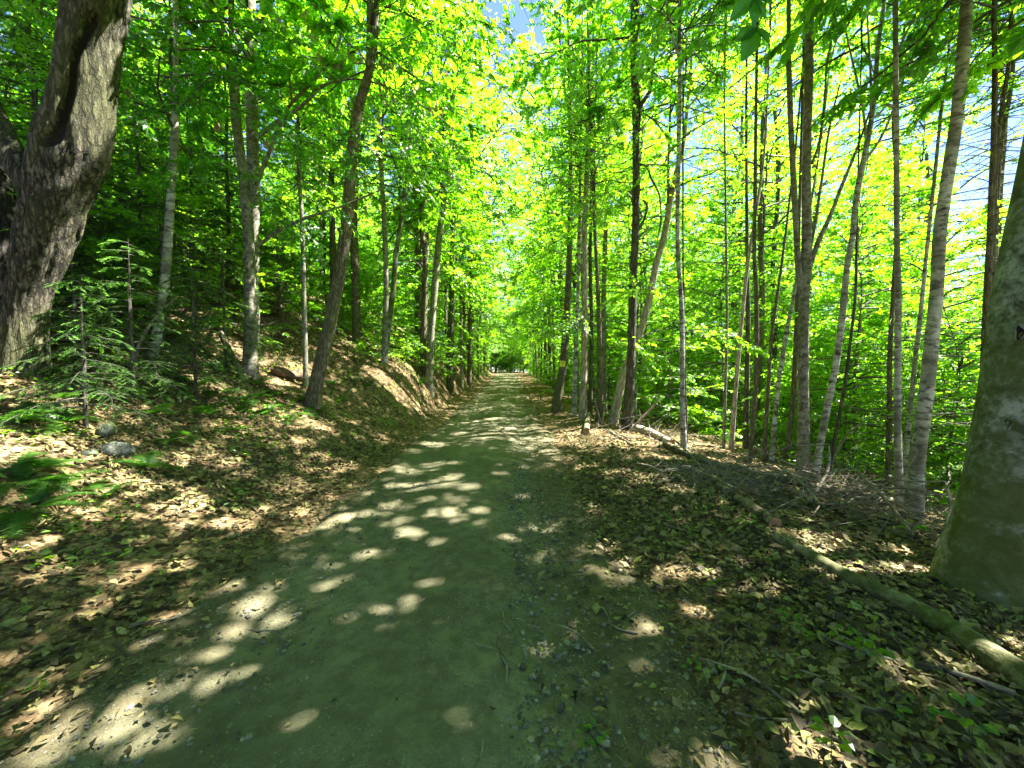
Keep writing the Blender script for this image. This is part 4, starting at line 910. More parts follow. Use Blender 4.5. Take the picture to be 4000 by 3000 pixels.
for i, (x, y) in enumerate(((5.4, 0.2), (5.6, 2.7), (8.8, 1.0), (6.2, -3.0), (-4.6, 0.6), (-5.0, 2.6), (-4.2, -3.5), (3.6, -5.0), (4.4, 1.3), (-2.9, -2.2), (3.4, -1.6), (-7.6, 4.6), (5.0, -0.9), (7.8, 2.6))):
    put(BEH[i % 2], x, y, rr.uniform(0.92, 1.1), rz=(0.0 if x < 0 else math.pi) + rr.uniform(-.4, .4))

VERGE = [proto('unseen_shade_tree', 'unseen straight tree added beside the viewer, its crown shading the road', 'tree', GB, 11.5, 0.13, 'bark_grey', OVERCROWN[k], 7.5, 144 + k, 1.05, reach=4.0, wob_=0.03) for k in range(2)]  # more unseen trees, added where too much sun reached the ground
ARCH = [proto('unseen_shade_tree', 'unseen arching tree added beside the viewer to shade the road', 'tree', GB, 11.0, 0.15, 'bark_brown', OVERCROWN[k], 7.2, 146 + k, 1.05, reach=2.0, lean=4.2, wob_=0.05) for k in range(2)]  # unseen too, added to keep the sun off the left verge
for i, (x, y) in enumerate(((-4.9, 1.3), (-4.4, -0.6))):
    put(ARCH[i % 2], x, y, rr.uniform(0.97, 1.05), rz=rr.uniform(-.2, .35))
for i, (x, y) in enumerate(((5.15, 3.6), (5.7, 4.15), (7.3, 5.3), (6.4, 1.6))):
    put(VERGE[i % 2], x, y, rr.uniform(0.95, 1.05), rz=math.pi + rr.uniform(-.3, .3))

# low bushes along both edges
BU = [proto('bush', 'low leafy bush growing at the edge of the road', 'bush', 'low bushes along the road edges', 0.5, 0.008, 'twig', BUSHCROWN[k], 0.05, 150 + k, 1.0, 0.02) for k in range(3)]
for u, v, s in ((1620, 1430, .8), (1660, 1450, .7), (1590, 1400, .8), (1700, 1450, .7), (1750, 1470, .8), (1820, 1475, .8), (1860, 1475, .9), (1890, 1470, .9), (1840, 1460, 1.), (2120, 1480, .9), (2150, 1500, .9), (2090, 1470, .9), (2410, 1640, .6), (2380, 1590, .8), (2560, 1640, .9), (2620, 1660, .9),
                (2740, 1690, .8), (2790, 1720, .8), (2500, 1610, .9), (1560, 1380, .6), (1440, 1420, .6), (3320, 1800, 0.9), (3420, 1790, 0.9), (3380, 1760, 1.0), (3700, 1800, .9), (2680, 1650, 1.0)):
    p = ground(u, v); put(BU[int(u) % 3], p[0], p[1], s)

# ------------------------------------------------------------------ ferns
def fern_mesh(seed, L=0.6):
    rg = np.random.default_rng(seed); g = Geo()
    s = np.linspace(0, 1, 9)
    path = np.stack([L * (0.92 * s), 0 * s, L * (0.55 * s - 0.62 * s * s)], 1)
    g.add(*tubes(path[None], (0.004 * (1 - 0.8 * s))[None], 4), 0, 0.2, True)
    n = 26
    t = np.linspace(0.14, 0.985, n); pc = np.stack([np.interp(t, s, path[:, i]) for i in range(3)], 1)
    tn = nrm(np.gradient(pc, axis=0)); up = nrm(np.cross(tn, [0, 1.0, 0])) * -1
    ln = L * 0.30 * np.sin(np.pi * np.clip(0.16 + 0.84 * t, 0, 1)) ** 0.8 + 0.008
    for sg in (-1, 1):
        side = np.array([0, sg * 1.0, 0])
        d = nrm(side[None] * 0.95 + tn * 0.38 + np.array([0, 0, -0.15]) + rg.normal(0, 0.05, (n, 3)))
        fw = L * 0.030
        K = 5                                               # each pinna a toothed strip
        ks = np.linspace(0, 1, K)
        wv_ = fw * (1 - 0.8 * ks) 
        a_ = pc[:, None] + d[:, None] * ln[:, None, None] * ks[None, :, None]
        tt = tn[:, None] * wv_[None, :, None] * 0.5
        zig = np.array([1.0, 1.35, .85, 1.3, .2])[None, :, None]
        v = np.stack([a_ - tt * zig, a_ + tt * zig], 2)
        idx = np.arange(n * K * 2).reshape(n, K, 2)
        q = np.stack([idx[:, :-1, 0], idx[:, :-1, 1], idx[:, 1:, 1], idx[:, 1:, 0]], -1).reshape(-1, 4)
        g.add(v, q, 0, np.repeat(rg.uniform(0.3, 0.8, n), K * 2))
    return g.build('frond', [M['fern']])

FR = [fern_mesh(k, 0.62) for k in range(3)]
def fern(label, u, v, s, n=8, group='ferns on the left bank'):
    p = ground(u, v)
    root = empty('fern', (p[0], p[1], p[2] - 0.02)); tag(root, label, 'fern', group)
    a0 = rr.random() * 6.28
    for k in range(n):
        link('frond', FR[k % 3], root, (0, 0, 0), (rr.uniform(-.15, .15), rr.uniform(-0.55, 0.15), a0 + k * 6.283 / n + rr.uniform(-.25, .25)), s * rr.uniform(0.75, 1.1))
    return root
fern('large fern with wide fronds below the old maple', 40, 1650, 0.95, 9)
fern('drooping fern at the left edge under the large one', 150, 1830, 0.7, 8)
fern('fern with one brightly sunlit frond on the leafy bank', 575, 1830, 0.72, 7)
fern('fern beside the crooked hemlock stem', 470, 1540, 0.8, 7)
fern('yellowish fern at the foot of the bank', 110, 1990, 0.9, 7)
for u, v, s in ((930, 1580, .8), (800, 1620, .7), (860, 1530, .8), (680, 1530, .7), (1120, 1640, .7), (1190, 1620, .7), (1050, 1600, .6), (1240, 1600, .5), (330, 1900, .5), (420, 1930, .5), (1000, 1500, .7), (1380, 1480, .7), (1440, 1500, .6), (1640, 1500, .7), (1620, 1480, .7), (1680, 1490, .6),
                (250, 1560, .8), (730, 1700, .5), (1330, 1560, .5), (1730, 1490, .7), (300, 1480, .9), (380, 1560, .8), (620, 1620, .7), (760, 1500, .8), (980, 1560, .8), (1080, 1540, .8), (1160, 1560, .7), (640, 1720, .6), (240, 1650, .9), (900, 1680, .6), (1010, 1620, .7), (1300, 1500, .7), (200, 1900, .7), (60, 1880, .9)):
    fern('small green fern on the shaded left bank', u, v, s, 6, 'small ferns on the left bank')

# ------------------------------------------------------------------ logs, sticks and brush
def log(name, label, pts, bark='moss_log', cat='log', cap=True, sides=16, lumps=0.05, lift=0.35, seed=0, part=None, group=None):
    """pts: (u, v, w): where its middle line is seen, w its width; laid on the ground there"""
    P3, rad = [], []
    for u, v, w_ in pts:
        p = ground(u, v + w_ * 0.35)
        r = w_ / F * p[1] / 2
        P3.append(np.array([p[0], p[1], p[2] + r * (lift + 0.35)])); rad.append(r * 0.95)
    g = Geo(); base = P3[0].copy()
    bark_tube(g, local(P3, base), rad, sides, 0.07, 0.06, 0.0, lumps, 0, seed, cap=cap)
    o = link(name, g.build(name, [M[bark], M['cut']]), None, base); tag(o, label, cat, group)
    return o
log('fallen_log', 'long mossy log lying along the road edge to the foot of the beech', [(3030, 2100, 46), (3150, 2165, 54), (3296, 2245, 62), (3449, 2320, 76), (3600, 2395, 86), (3760, 2490, 100), (3900, 2585, 112), (4060, 2690, 128), (4250, 2820, 140)], seed=4)
log('sawn_log', 'shorter lichened log with a sawn reddish end, beyond the long one', [(2807, 1895, 34), (2850, 1930, 38), (2892, 1958, 42), (2960, 2005, 46), (3028, 2048, 52)], seed=9, lift=0.5)
log('sunlit_log', 'stout tan log with its end sunlit below the dark furrowed trunk', [(2452, 1668, 30), (2510, 1682, 34), (2560, 1700, 30), (2625, 1732, 26)], bark='bark_pale', seed=2, lift=0.5)
log('mossy_trunk', 'long dark mossy trunk lying through the brush behind the logs', [(2600, 1738, 28), (2700, 1782, 28), (2842, 1828, 30), (3000, 1862, 32), (3150, 1895, 34), (3300, 1928, 36), (3480, 1962, 38)], seed=7, lift=0.5)
log('short_log', 'short mossy log end pointing at the road below the pale-footed tree', [(2290, 1690, 26), (2294, 1650, 22), (2300, 1622, 18)], seed=12, lift=0.8)
log('thin_pole', 'thin fallen pole slanting down beside the short log', [(2372, 1680, 11), (2420, 1710, 12), (2470, 1740, 12)], seed=13, cat='branch', lift=0.6)
log('side_stick', 'dark stick lying alongside the long mossy log', [(3112, 2105, 13), (3230, 2150, 13), (3331, 2197, 14), (3440, 2250, 14), (3544, 2298, 13)], bark='bark_dark', cat='branch', seed=14, lift=0.8)
log('pale_branch', 'long pale branch propped across the brush towards the slanting birch', [(2942, 1752, 9), (3034, 1800, 10), (3110, 1830, 9), (3183, 1856, 8)], bark='bark_pale', cat='branch', seed=15, lift=2.5)
log('rotten_log', 'rotten hollow log on the bank behind the leaning tree', [(1060, 1448, 34), (1120, 1462, 38), (1190, 1480, 30)], bark='rotten', seed=16, lift=0.5)
for (a, b, lab) in (([(860, 1295, 20, 8.3), (905, 1390, 24, 8.2), (963, 1505, 22, 8.0)], None, 'dead grey log leaning against the left slope'),
                    ([(2352, 1650, 8, 11), (2335, 1610, 7, 11), (2322, 1560, 5, 11)], None, 'broken dead stick standing by the brown tree'),
                    ([(2450, 1690, 7, 10), (2500, 1640, 8, 10), (2550, 1590, 9, 10), (2580, 1540, 4, 10)], None, 'white forked dead branch rising behind the fallen log'),
                    ([(2480, 1680, 4, 10.2), (2500, 1640, 4, 10.2), (2497, 1600, 3, 10.2)], None, 'curved pale dead twig rising beside the fallen log'),
                    ([(3225, 1800, 12, 8), (3300, 1710, 11, 8.2), (3400, 1630, 9, 8.4), (3480, 1560, 7, 8.6)], None, 'long dead pole slanting up between the birches'),
                    ([(3290, 1580, 7, 8.5), (3370, 1600, 8, 8.2), (3480, 1590, 8, 8.0), (3560, 1570, 5, 8)], None, 'dead bare limb hanging level between the birches'),
                    ([(524, 1530, 16, 6.2), (530, 1400, 15, 6.2), (558, 1315, 13, 6.3), (610, 1240, 11, 6.5), (690, 1160, 8, 6.8)], None, 'crooked pale hemlock stem near the scaly tree')):
    p3 = np.array([P(u, v, y) for u, v, _, y in a]); g = Geo()
    i0 = int(np.argmin(p3[:, 2])); p3[i0, 2] = min(p3[i0, 2], h1(p3[i0, 0], p3[i0, 1]) - 0.03) if 'hanging' not in lab else p3[i0, 2]
    bark_tube(g, p3 - p3[0], [w_ / F * y / 2 for _, _, w_, y in a], 8, 0.08, 0.1, seed=int(a[0][0]))
    nm = 'dead_branch' if 'hemlock' not in lab else 'crooked_sapling'
    tag(link(nm, g.build(nm, [M['dead'] if 'grey' not in lab else M['moss_log']]), None, p3[0]), lab, 'branch' if nm == 'dead_branch' else 'sapling')

def brush_mesh(seed):
    rg = np.random.default_rng(seed); g = Geo()
    L = rg.uniform(0.9, 2.4); bend = rg.normal(0, 0.35)
    s = np.linspace(0, 1, 9)
    path = np.stack([L * (s - 0.5), bend * np.sin(s * 3.1) + rg.normal(0, 0.04, 9), 0.04 + 0.22 * np.sin(s * 3.1) * rg.uniform(0.1, 1) + rg.normal(0, 0.02, 9)], 1)
    g.add(*tubes(path[None], (rg.uniform(0.007, 0.022) * (1 - 0.8 * s))[None], 6), 0, 0.5, True)
    for k in range(14):
        i = rg.integers(1, 8); d = nrm(np.array([rg.uniform(0.0, 1), rg.normal(0, 0.9), rg.uniform(-0.1, 0.6)])); l = rg.uniform(0.2, 0.8); cv = rg.normal(0, 0.25, 3)
        q = np.array([path[i] + d * l * t + cv * l * t * t + np.array([0, 0, -0.10 * t * t]) + rg.normal(0, 0.02, 3) * t for t in np.linspace(0, 1, 5)])
        g.add(*tubes(q[None], np.array([[0.005, 0.004, 0.003, 0.002, 0.0012]]), 4), 0, 0.5, True)
    return g.build('fallen_branch', [M['dead']])
BR = [brush_mesh(k) for k in range(6)]
k = 0
for i in range(64):
    u = rr.uniform(2620, 3680); v = 1800 + (u - 2620) * 0.20 + rr.uniform(-30, 120)
    p = ground(u, v)
    o = link('fallen_branch', BR[i % 6], None, (p[0], p[1], p[2] + rr.uniform(0, 0.12)), (rr.uniform(-.5, .5), rr.uniform(-.34, .2), rr.uniform(-1.9, 0.5) + (math.pi if i % 3 == 0 else 0)), rr.uniform(0.5, 1.1))
    tag(o, 'bare dead branch in the brush heap between the logs and the birches', 'branch', 'dead branches heaped behind the logs')
for i in range(22):
    u, v = (rr.uniform(640, 1250), rr.uniform(1150, 1330)) if i < 14 else (rr.uniform(2350, 2650), rr.uniform(1640, 1760))
    p = ground(u, v)
    o = link('dead_twig', BR[i % 6], None, (p[0], p[1], p[2] + 0.05), (rr.uniform(-.3, .3), rr.uniform(-.4, .3), rr.uniform(0, 6.28)), rr.uniform(0.7, 1.1))
    tag(o, 'bare dead branch lying on the shaded left slope' if i < 14 else 'dead twiggy branch by the sunlit log', 'branch', 'dead branches on the left slope' if i < 14 else 'dead branches by the sunlit log')

STK = []
for k in range(5):
    rg = np.random.default_rng(60 + k); g = Geo(); L = 0.22 + 0.06 * k
    pth = np.array([[L * (s - .5), 0.03 * math.sin(s * 5 + k) + rg.normal(0, 0.006), 0.008] for s in np.linspace(0, 1, 6)])
    bark_tube(g, pth, np.array([1, .95, .9, .8, .7, .5]) * (0.004 + 0.001 * k), 6, 0.04, 0.1, seed=k)
    STK.append(g.build('stick', [M['dead']]))
for i, (u, v, a, s) in enumerate(((2390, 2430, 0.9, 1.6), (1960, 2420, 1.0, 1.0), (2240, 2490, 0.8, 1.0), (1910, 2550, .8, .9), (1965, 2560, 1.6, .9), (2900, 2420, 1.7, 1.0), (2870, 2450, 1.6, .9), (2940, 2690, .9, 1.5), (2490, 2370, 2.2, .8), (2830, 2590, 2.3, 1.0), (3300, 2720, .7, 1.6), (2050, 2440, .3, .7), (1860, 2950, 1.7, .7), (3100, 2850, .5, 1.2), (3550, 2600, .7, 1.5), (2650, 2070, .3, 1.5), (1700, 2610, .4, .7), (650, 2420, 2.6, 1.0), (1050, 2480, .4, .8))):
    p = ground(u, v)
    o = link('stick', STK[i % 5], None, (p[0], p[1], p[2] + 0.006), (0, 0, math.pi / 2 - a + math.pi / 2), s)
    tag(o, 'small dry stick lying on the gravel and leaf litter', 'stick', 'small sticks scattered on the road and verge')

# stones one can pick out
def stone(name, label, u, v, w_, hgt=0.6, seed=0, mat='rock'):
    p = ground(u, v); r = w_ / F * p[1] / 2
    rg = np.random.default_rng(seed); nth, nph = 18, 10
    th = np.arange(nth) / nth * 6.283; ph = np.linspace(-1.5, 1.57, nph)
    TH, PH = np.meshgrid(th, ph)
    rad = 1 + 0.13 * np.sin(2 * TH + rg.uniform(0, 6)) + 0.10 * np.sin(3 * TH + 2 * PH + rg.uniform(0, 6)) + 0.07 * np.sin(5 * TH - 3 * PH + rg.uniform(0, 6))
    v_ = np.stack([np.cos(PH) * np.cos(TH) * rad * r, np.cos(PH) * np.sin(TH) * rad * r * 0.8, np.sin(PH) * r * hgt * rad], -1)
    idx = np.arange(nth * nph).reshape(nph, nth); nx = np.roll(idx, -1, 1)
    q = np.stack([idx[:-1], nx[:-1], nx[1:], idx[1:]], -1).reshape(-1, 4)
    g = Geo(); g.add(v_.reshape(-1, 3), q, 0, 0.5, True); g.add(v_[-1], np.arange(nth)[None], 0, 0.5, True)
    o = link(name, g.build(name, [M[mat]]), None, (p[0], p[1], p[2] + r * hgt * 0.25), (0, 0, rg.uniform(0, 6)))
    tag(o, label, 'stone')
stone('boulder', 'rounded mossy boulder half buried on the left bank', 420, 1690, 75, 0.8, 1)
stone('boulder', 'lower mossy boulder under the round one, by the ferns', 455, 1770, 95, 0.7, 2)
stone('boulder', 'flat pale-mossed boulder in the leaves left of the sunlit fern', 350, 1775, 60, 0.5, 6)
stone('stone', 'olive half-sunk stone in the middle of the road', 1862, 2222, 70, 0.35, 3)
stone('stone', 'small sunlit stone beyond the bright patch on the road', 1945, 1952, 22, 0.6, 4, 'pebble')
stone('stone', 'rounded stone in the leaf litter near the bottom edge', 2838, 2650, 42, 0.6, 5)

# seedlings in the litter on the right
def seedling_mesh(seed, n, H):
    rg = np.random.default_rng(seed); g = Geo()
    g.add(*tubes(np.array([[[0, 0, 0], [0.005, 0, H * .5], [0.0, 0.01, H]]]), np.array([[0.002, 0.0016, 0.001]]), 4), 0, 0.5, True)
    az = rg.uniform(0, 6.28, n)
    p = np.stack([0.006 * np.cos(az), 0.006 * np.sin(az), rg.uniform(0.55, 1.0, n) * H], 1)
    d = np.stack([np.cos(az), np.sin(az), rg.uniform(-.1, .35, n)], 1)
    leaves(g, p + d * 0.02, d, np.tile([0, 0, 1.0], (n, 1)) + rg.normal(0, .25, (n, 3)), rg.uniform(0.032, 0.055, n), 0.8, 1, rg.uniform(0.1, 0.6, n), shape=9)
    return g.build('seedling', [M['twig'], M['leaf']])
SD = [seedling_mesh(k, 5 + 2 * k, 0.07 + 0.03 * k) for k in range(4)]
for i, (u, v, s) in enumerate(((3300, 2530, 1.1), (3345, 2560, 1.2), (3400, 2620, 1.2), (3080, 2490, .9), (3130, 2510, .9), (2740, 2030, 1.2), (2900, 2100, 1.2), (2930, 2080, 1.), (2700, 2640, .8), (3790, 2890, 1.3), (3590, 2850, .9), (3250, 2990, 1.), (2290, 2920, .7), (2330, 2910, .7), (2600, 2070, 1.), (2700, 2120, .9), (3480, 2800, .8), (2790, 2300, .7), (3560, 2120, 1.6), (150, 2740, .6))):
    p = ground(u, v)
    o = link('seedling', SD[i % 4], None, p, (0, 0, rr.random() * 6.28), s)
    tag(o, 'tiny green seedling sprouting through the leaf litter', 'seedling', 'seedlings in the leaf litter')

# ------------------------------------------------------------------ yellow sign on the trunk
ps = P(2199, 1421, R1Y); sr = 32 / F * R1Y / 2
wS, hS = 21 / F * R1Y, 22 / F * R1Y
sign = empty('posted_sign', (ps[0] - 0.035, ps[1] - sr - 0.012, ps[2])); tag(sign, 'small square yellow sign with dark printed lines nailed to a trunk', 'sign')
sign.rotation_euler = (0, R(4), R(-12))
m, nt_, out_ = new_mat('yellow_sign'); n_ = N(nt_)
bs_ = n_('BsdfPrincipled', {'Base Color': (0.78, 0.74, 0.03, 1), 'Roughness': 0.45}); nt_.links.new(bs_.outputs[0], out_.inputs[0])
m2, nt2, out2 = new_mat('sign_print'); n2_ = N(nt2)
bs2 = n2_('BsdfPrincipled', {'Base Color': (0.18, 0.16, 0.02, 1), 'Roughness': 0.5}); nt2.links.new(bs2.outputs[0], out2.inputs[0])
def box(g, c, s):
    c, s = np.array(c), np.array(s) / 2
    v = np.array([c + s * np.array([a, b, d]) for a in (-1, 1) for b in (-1, 1) for d in (-1, 1)])
    g.add(v, np.array([[0, 1, 3, 2], [4, 6, 7, 5], [0, 4, 5, 1], [2, 3, 7, 6], [0, 2, 6, 4], [1, 5, 7, 3]]))
g = Geo(); box(g, (0, 0, 0), (wS, 0.004, hS)); link('panel', g.build('panel', [m]), sign)
g = Geo()
rg = np.random.default_rng(5)
for zz, hh_, segs in ((0.30, .11, 5), (0.12, .045, 7), (0.02, .045, 6), (-0.08, .045, 7), (-0.27, .03, 1), (-0.36, .03, 1)):
    xs = np.linspace(-0.40, 0.40, segs + 1)
    for a_, b_ in zip(xs[:-1], xs[1:]): box(g, ((a_ + b_) / 2 * wS, -0.0035, zz * hS), ((b_ - a_) * wS * rg.uniform(.6, .9) if segs > 1 else .8 * wS, 0.002, hh_ * hS))
link('print', g.build('print', [m2]), sign)

# ------------------------------------------------------------------ fallen leaves, pebbles, needles (nobody could count them)
rg = np.random.default_rng(12)
def region(n, xlo, xhi, ylo, yhi, dens):
    """random points thinned by a density"""
    x = rg.uniform(xlo, xhi, n * 3); y = ylo + (yhi - ylo) * rg.uniform(0, 1, n * 3) ** 1.6
    keep = rg.uniform(0, 1, n * 3) < dens(x - cx(y), y, x)
    x, y = x[keep][:n], y[keep][:n]
    return x, y
def lit_dens(xr, y, x):
    rgt = sstep(0.55, 1.75, xr + 0.25 * wob(x, y, 1.4, 2.0)) * (0.35 + 0.65 * sstep(-.6, .5, wob(x, y, 1.1, 7.0)))
    lft = sstep(-1.95, -2.7, xr + 0.2 * wob(x, y, 1.4, 8.0)) * (0.45 + 0.55 * sstep(-.6, .5, wob(x, y, 0.9, 3.0)))
    return np.maximum(rgt, lft)
def gnormal(x, y):
    e = 0.05
    return nrm(np.stack([-(h(x + e, y) - h(x - e, y)) / (2 * e), -(h(x, y + e) - h(x, y - e)) / (2 * e), np.ones_like(x)], 1))
g = Geo()
def litter(n, xlo, xhi, ylo, yhi, Lm, shape, tilt=0.38, dens=lit_dens, tmean=None, lift=0.012):
    x, y = region(n, xlo, xhi, ylo, yhi, dens)
    m_ = len(x); z = h(x, y)
    az = rg.uniform(0, 6.283, m_)
    nn = gnormal(x, y) + rg.normal(0, tilt, (m_, 3)) * np.array([1, 1, 0.2])
    nn = nrm(nn); d = np.stack([np.cos(az), np.sin(az), np.zeros(m_)], 1); d = nrm(d - nn * (d * nn).sum(1, keepdims=True))
    L_ = Lm * (0.35 + 1.25 * rg.uniform(0, 1, m_) ** 1.6)
    pos = np.stack([x, y, z + lift + rg.uniform(0, 0.02, m_)], 1) - d * L_[:, None] * 0.5
    t = np.clip(rg.beta(1.1, 1.1, m_), 0, 1)
    leaves(g, pos, d, nn, L_, rg.uniform(0.3, 0.85, (m_, 1)), 0, t, fold=rg.normal(0.06, 0.13, (m_, 1)), droop=rg.normal(0.04, 0.13, (m_, 1)), shape=shape)
for i in range(5): litter(3600, 0.4, 4.6, 0.8, 6.5, 0.058, 9)
for i in range(4): litter(3200, 0.4, 7.5, 3.0, 14.0, 0.068, 9 if i < 2 else 4)
for i in range(5): litter(3600, -7.5, -1.8, 1.0, 8.5, 0.060, 9)
for i in range(4): litter(3600, -12, -1.8, 4.0, 18.0, 0.075, 4)
for i in range(2): litter(3000, 0.1, 2.4, 0.7, 9.0, 0.045, 4, 0.25, lambda xr, y, x: sstep(0.0, 1.5, xr + 0.4 * wob(x, y, 1.9, 2.0)) * 0.8, lift=0.004)
litter(2600, -2.6, -1.2, 0.7, 12.0, 0.04, 4, 0.25, lambda xr, y, x: sstep(-1.5, -2.3, xr + 0.2 * wob(x, y, 1.9, 2.0)), lift=0.004)
litter(600, 0.9, 4.6, 0.8, 7.0, 0.075, 9); litter(600, -7, -2.0, 1.2, 8.0, 0.075, 9); litter(260, -2.0, 1.2, 0.8, 9.0, 0.05, 9, 0.3, lambda xr, y, x: 1 + 0 * x, lift=0.004)
litter(6000, 0.8, 12, 8.0, 30.0, 0.085, 4); litter(5000, -9, -2.0, 12.0, 34.0, 0.085, 4)
litter(3600, -2.2, 2.2, 0.7, 9.0, 0.028, 4, 0.2, lambda xr, y, x: 0.10 + 0.6 * sstep(-0.4, 1.2, xr) + 0.5 * sstep(-1.5, -2.1, xr), lift=0.002)
tag(link('leaf_litter', g.build('leaf_litter', [M['litter']])), 'brown and yellow fallen leaves covering both verges of the road', kind='stuff')

g = Geo()
ICO = np.array([[0, 0, 1], [.894, 0, .447], [.276, .851, .447], [-.724, .526, .447], [-.724, -.526, .447], [.276, -.851, .447], [.724, .526, -.447], [-.276, .851, -.447], [-.894, 0, -.447], [-.276, -.851, -.447], [.724, -.526, -.447], [0, 0, -1]])
ICF = np.array([[0, 1, 2], [0, 2, 3], [0, 3, 4], [0, 4, 5], [0, 5, 1], [1, 6, 2], [2, 7, 3], [3, 8, 4], [4, 9, 5], [5, 10, 1], [6, 7, 2], [7, 8, 3], [8, 9, 4], [9, 10, 5], [10, 6, 1], [11, 7, 6], [11, 8, 7], [11, 9, 8], [11, 10, 9], [11, 6, 10]])
def pebbles(n, xlo, xhi, ylo, yhi, smin, smax, dens, pw=3.0):
    x, y = region(n, xlo, xhi, ylo, yhi, dens); m_ = len(x)
    s = smin + (smax - smin) * rg.uniform(0, 1, m_) ** pw
    sc = s[:, None] * rg.uniform(0.55, 1.2, (m_, 3)) * np.array([1, 0.8, 0.55])
    v = ICO[None] * sc[:, None] * (1 + rg.normal(0, 0.14, (m_, 12, 1)))
    a_ = rg.uniform(0, 6.283, m_); ca, sa = np.cos(a_)[:, None], np.sin(a_)[:, None]
    v = np.stack([v[..., 0] * ca - v[..., 1] * sa, v[..., 0] * sa + v[..., 1] * ca, v[..., 2]], -1)
    v = v + np.stack([x, y, h(x, y) - 0.12 * s], 1)[:, None]
    f = (ICF[None] + np.arange(m_)[:, None, None] * 12).reshape(-1, 3)
    g.add(v, f, 0, np.repeat(rg.uniform(0, 1, m_), 12))
pd = lambda xr, y, x: 0.25 + 0.75 * np.exp(-((xr - 0.02) / 0.55) ** 2) * sstep(-.7, .4, wob(x, y, 1.2, 4.0)) + 0.3 * sstep(0.6, 1.2, xr)
pebbles(11000, -2.1, 2.3, 0.7, 6.0, 0.003, 0.022, pd)
pebbles(5000, -2.1, 2.0, 0.7, 11.0, 0.003, 0.012, pd)
pebbles(1500, -1.0, 2.2, 0.7, 7.0, 0.010, 0.028, pd, 2.0)
pebbles(5000, -2.1, 2.0, 5.0, 20.0, 0.006, 0.018, pd)
tag(link('gravel', g.build('gravel', [M['pebble']])), 'loose grey stones scattered over the road surface', kind='stuff')

g = Geo()                                                   # needle and stem bits on the right of the road
x, y = region(9000, -2.2, 2.4, 0.7, 7.0, lambda xr, y, x: 0.08 + 0.9 * sstep(-0.2, 1.1, xr)); m_ = len(x)
az = rg.uniform(0, 6.283, m_); d = np.stack([np.cos(az), np.sin(az), rg.normal(0, .1, m_)], 1)
leaves(g, np.stack([x, y, h(x, y) + 0.004], 1), d, np.tile([0, 0, 1.0], (m_, 1)) + rg.normal(0, .2, (m_, 3)), rg.uniform(0.02, 0.06, m_), 0.09, 0, rg.uniform(0.1, 0.9, m_), fold=0.02, droop=0)
tag(link('needle_litter', g.build('needle_litter', [M['litter']])), 'brown needles and stem bits strewn over the gravel', kind='stuff')

# low green ground cover in the woods, and the far wood that closes the view
g = Geo()
x, y = rg.uniform(4.5, 30, 26000), 5 + 40 * rg.uniform(0, 1, 26000) ** 1.3
kk = (wob(x, y, 0.8, 2.0) > -0.25) & (x > 6 + 0.6 * wob(x, y, 1.0, 1.0)); x, y = x[kk], y[kk]
x2, y2 = rg.uniform(-26, -4, 9000), 12 + 34 * rg.uniform(0, 1, 9000); kk = wob(x2, y2, 0.8, 2.0) > 0.1; x, y = np.concatenate([x, x2[kk]]), np.concatenate([y, y2[kk]])
x3, y3 = rg.uniform(-10, -2.9, 14000), 2.5 + 14 * rg.uniform(0, 1, 14000); kk = wob(x3, y3, 1.7, 6.0) > 0.25; x3, y3 = x3[kk], y3[kk]
ht = np.concatenate([np.full(len(x), 0.38), np.full(len(x3), 0.13)]); lz = np.concatenate([np.full(len(x), 1.0), np.full(len(x3), 0.42)])
x, y = np.concatenate([x, x3]), np.concatenate([y, y3])
m_ = len(x); az = rg.uniform(0, 6.283, m_)
d = np.stack([np.cos(az), np.sin(az), rg.uniform(-.1, .5, m_)], 1)
leaves(g, np.stack([x, y, h(x, y) + rg.uniform(0.02, 1, m_) * ht], 1), d, np.tile([0, 0, 1.0], (m_, 1)) + rg.normal(0, .35, (m_, 3)), rg.uniform(0.08, 0.18, m_) * lz, 0.6, 0, rg.uniform(0.3, 0.9, m_))
tag(link('ground_cover', g.build('ground_cover', [M['leaf']])), 'low green plants carpeting the floor of the woods', kind='stuff')

g = Geo()
for i in range(150):
    a_ = rg.uniform(-1.15, 1.15); dist = rg.uniform(75, 130)
    px, py = math.sin(a_) * dist, math.cos(a_) * dist
    hz = h1(px, py); H_ = rg.uniform(9, 16) * (1.0 if a_ < 0.35 else 0.8)
    g.add(*tubes(np.array([[[px, py, hz - 1], [px, py, hz + H_ * .5], [px + .3, py, hz + H_ * .9]]]), np.array([[0.25, 0.2, 0.05]]), 5), 0, 0.5)
    n_l = 420
    u_ = rg.normal(0, 1, (n_l, 3)); u_ = nrm(u_) * rg.uniform(0.45, 1, (n_l, 1)) ** 0.5
    p = np.array([px, py, hz + H_ * 0.58]) + u_ * np.array([H_ * .3, H_ * .3, H_ * .48]) * (1 + 0.2 * rg.normal(0, 1, (n_l, 1)))
    leaves(g, p, rg.normal(0, 1, (n_l, 3)), np.array([0, 0, 1.0]) + rg.normal(0, .6, (n_l, 3)), rg.uniform(0.6, 1.2, n_l), 0.7, 1, rg.uniform(0.2, 0.9, n_l))
tag(link('distant_wood', g.build('distant_wood', [M['twig'], M['leaf']])), 'far-off wood beyond the trees closing the view', kind='stuff')
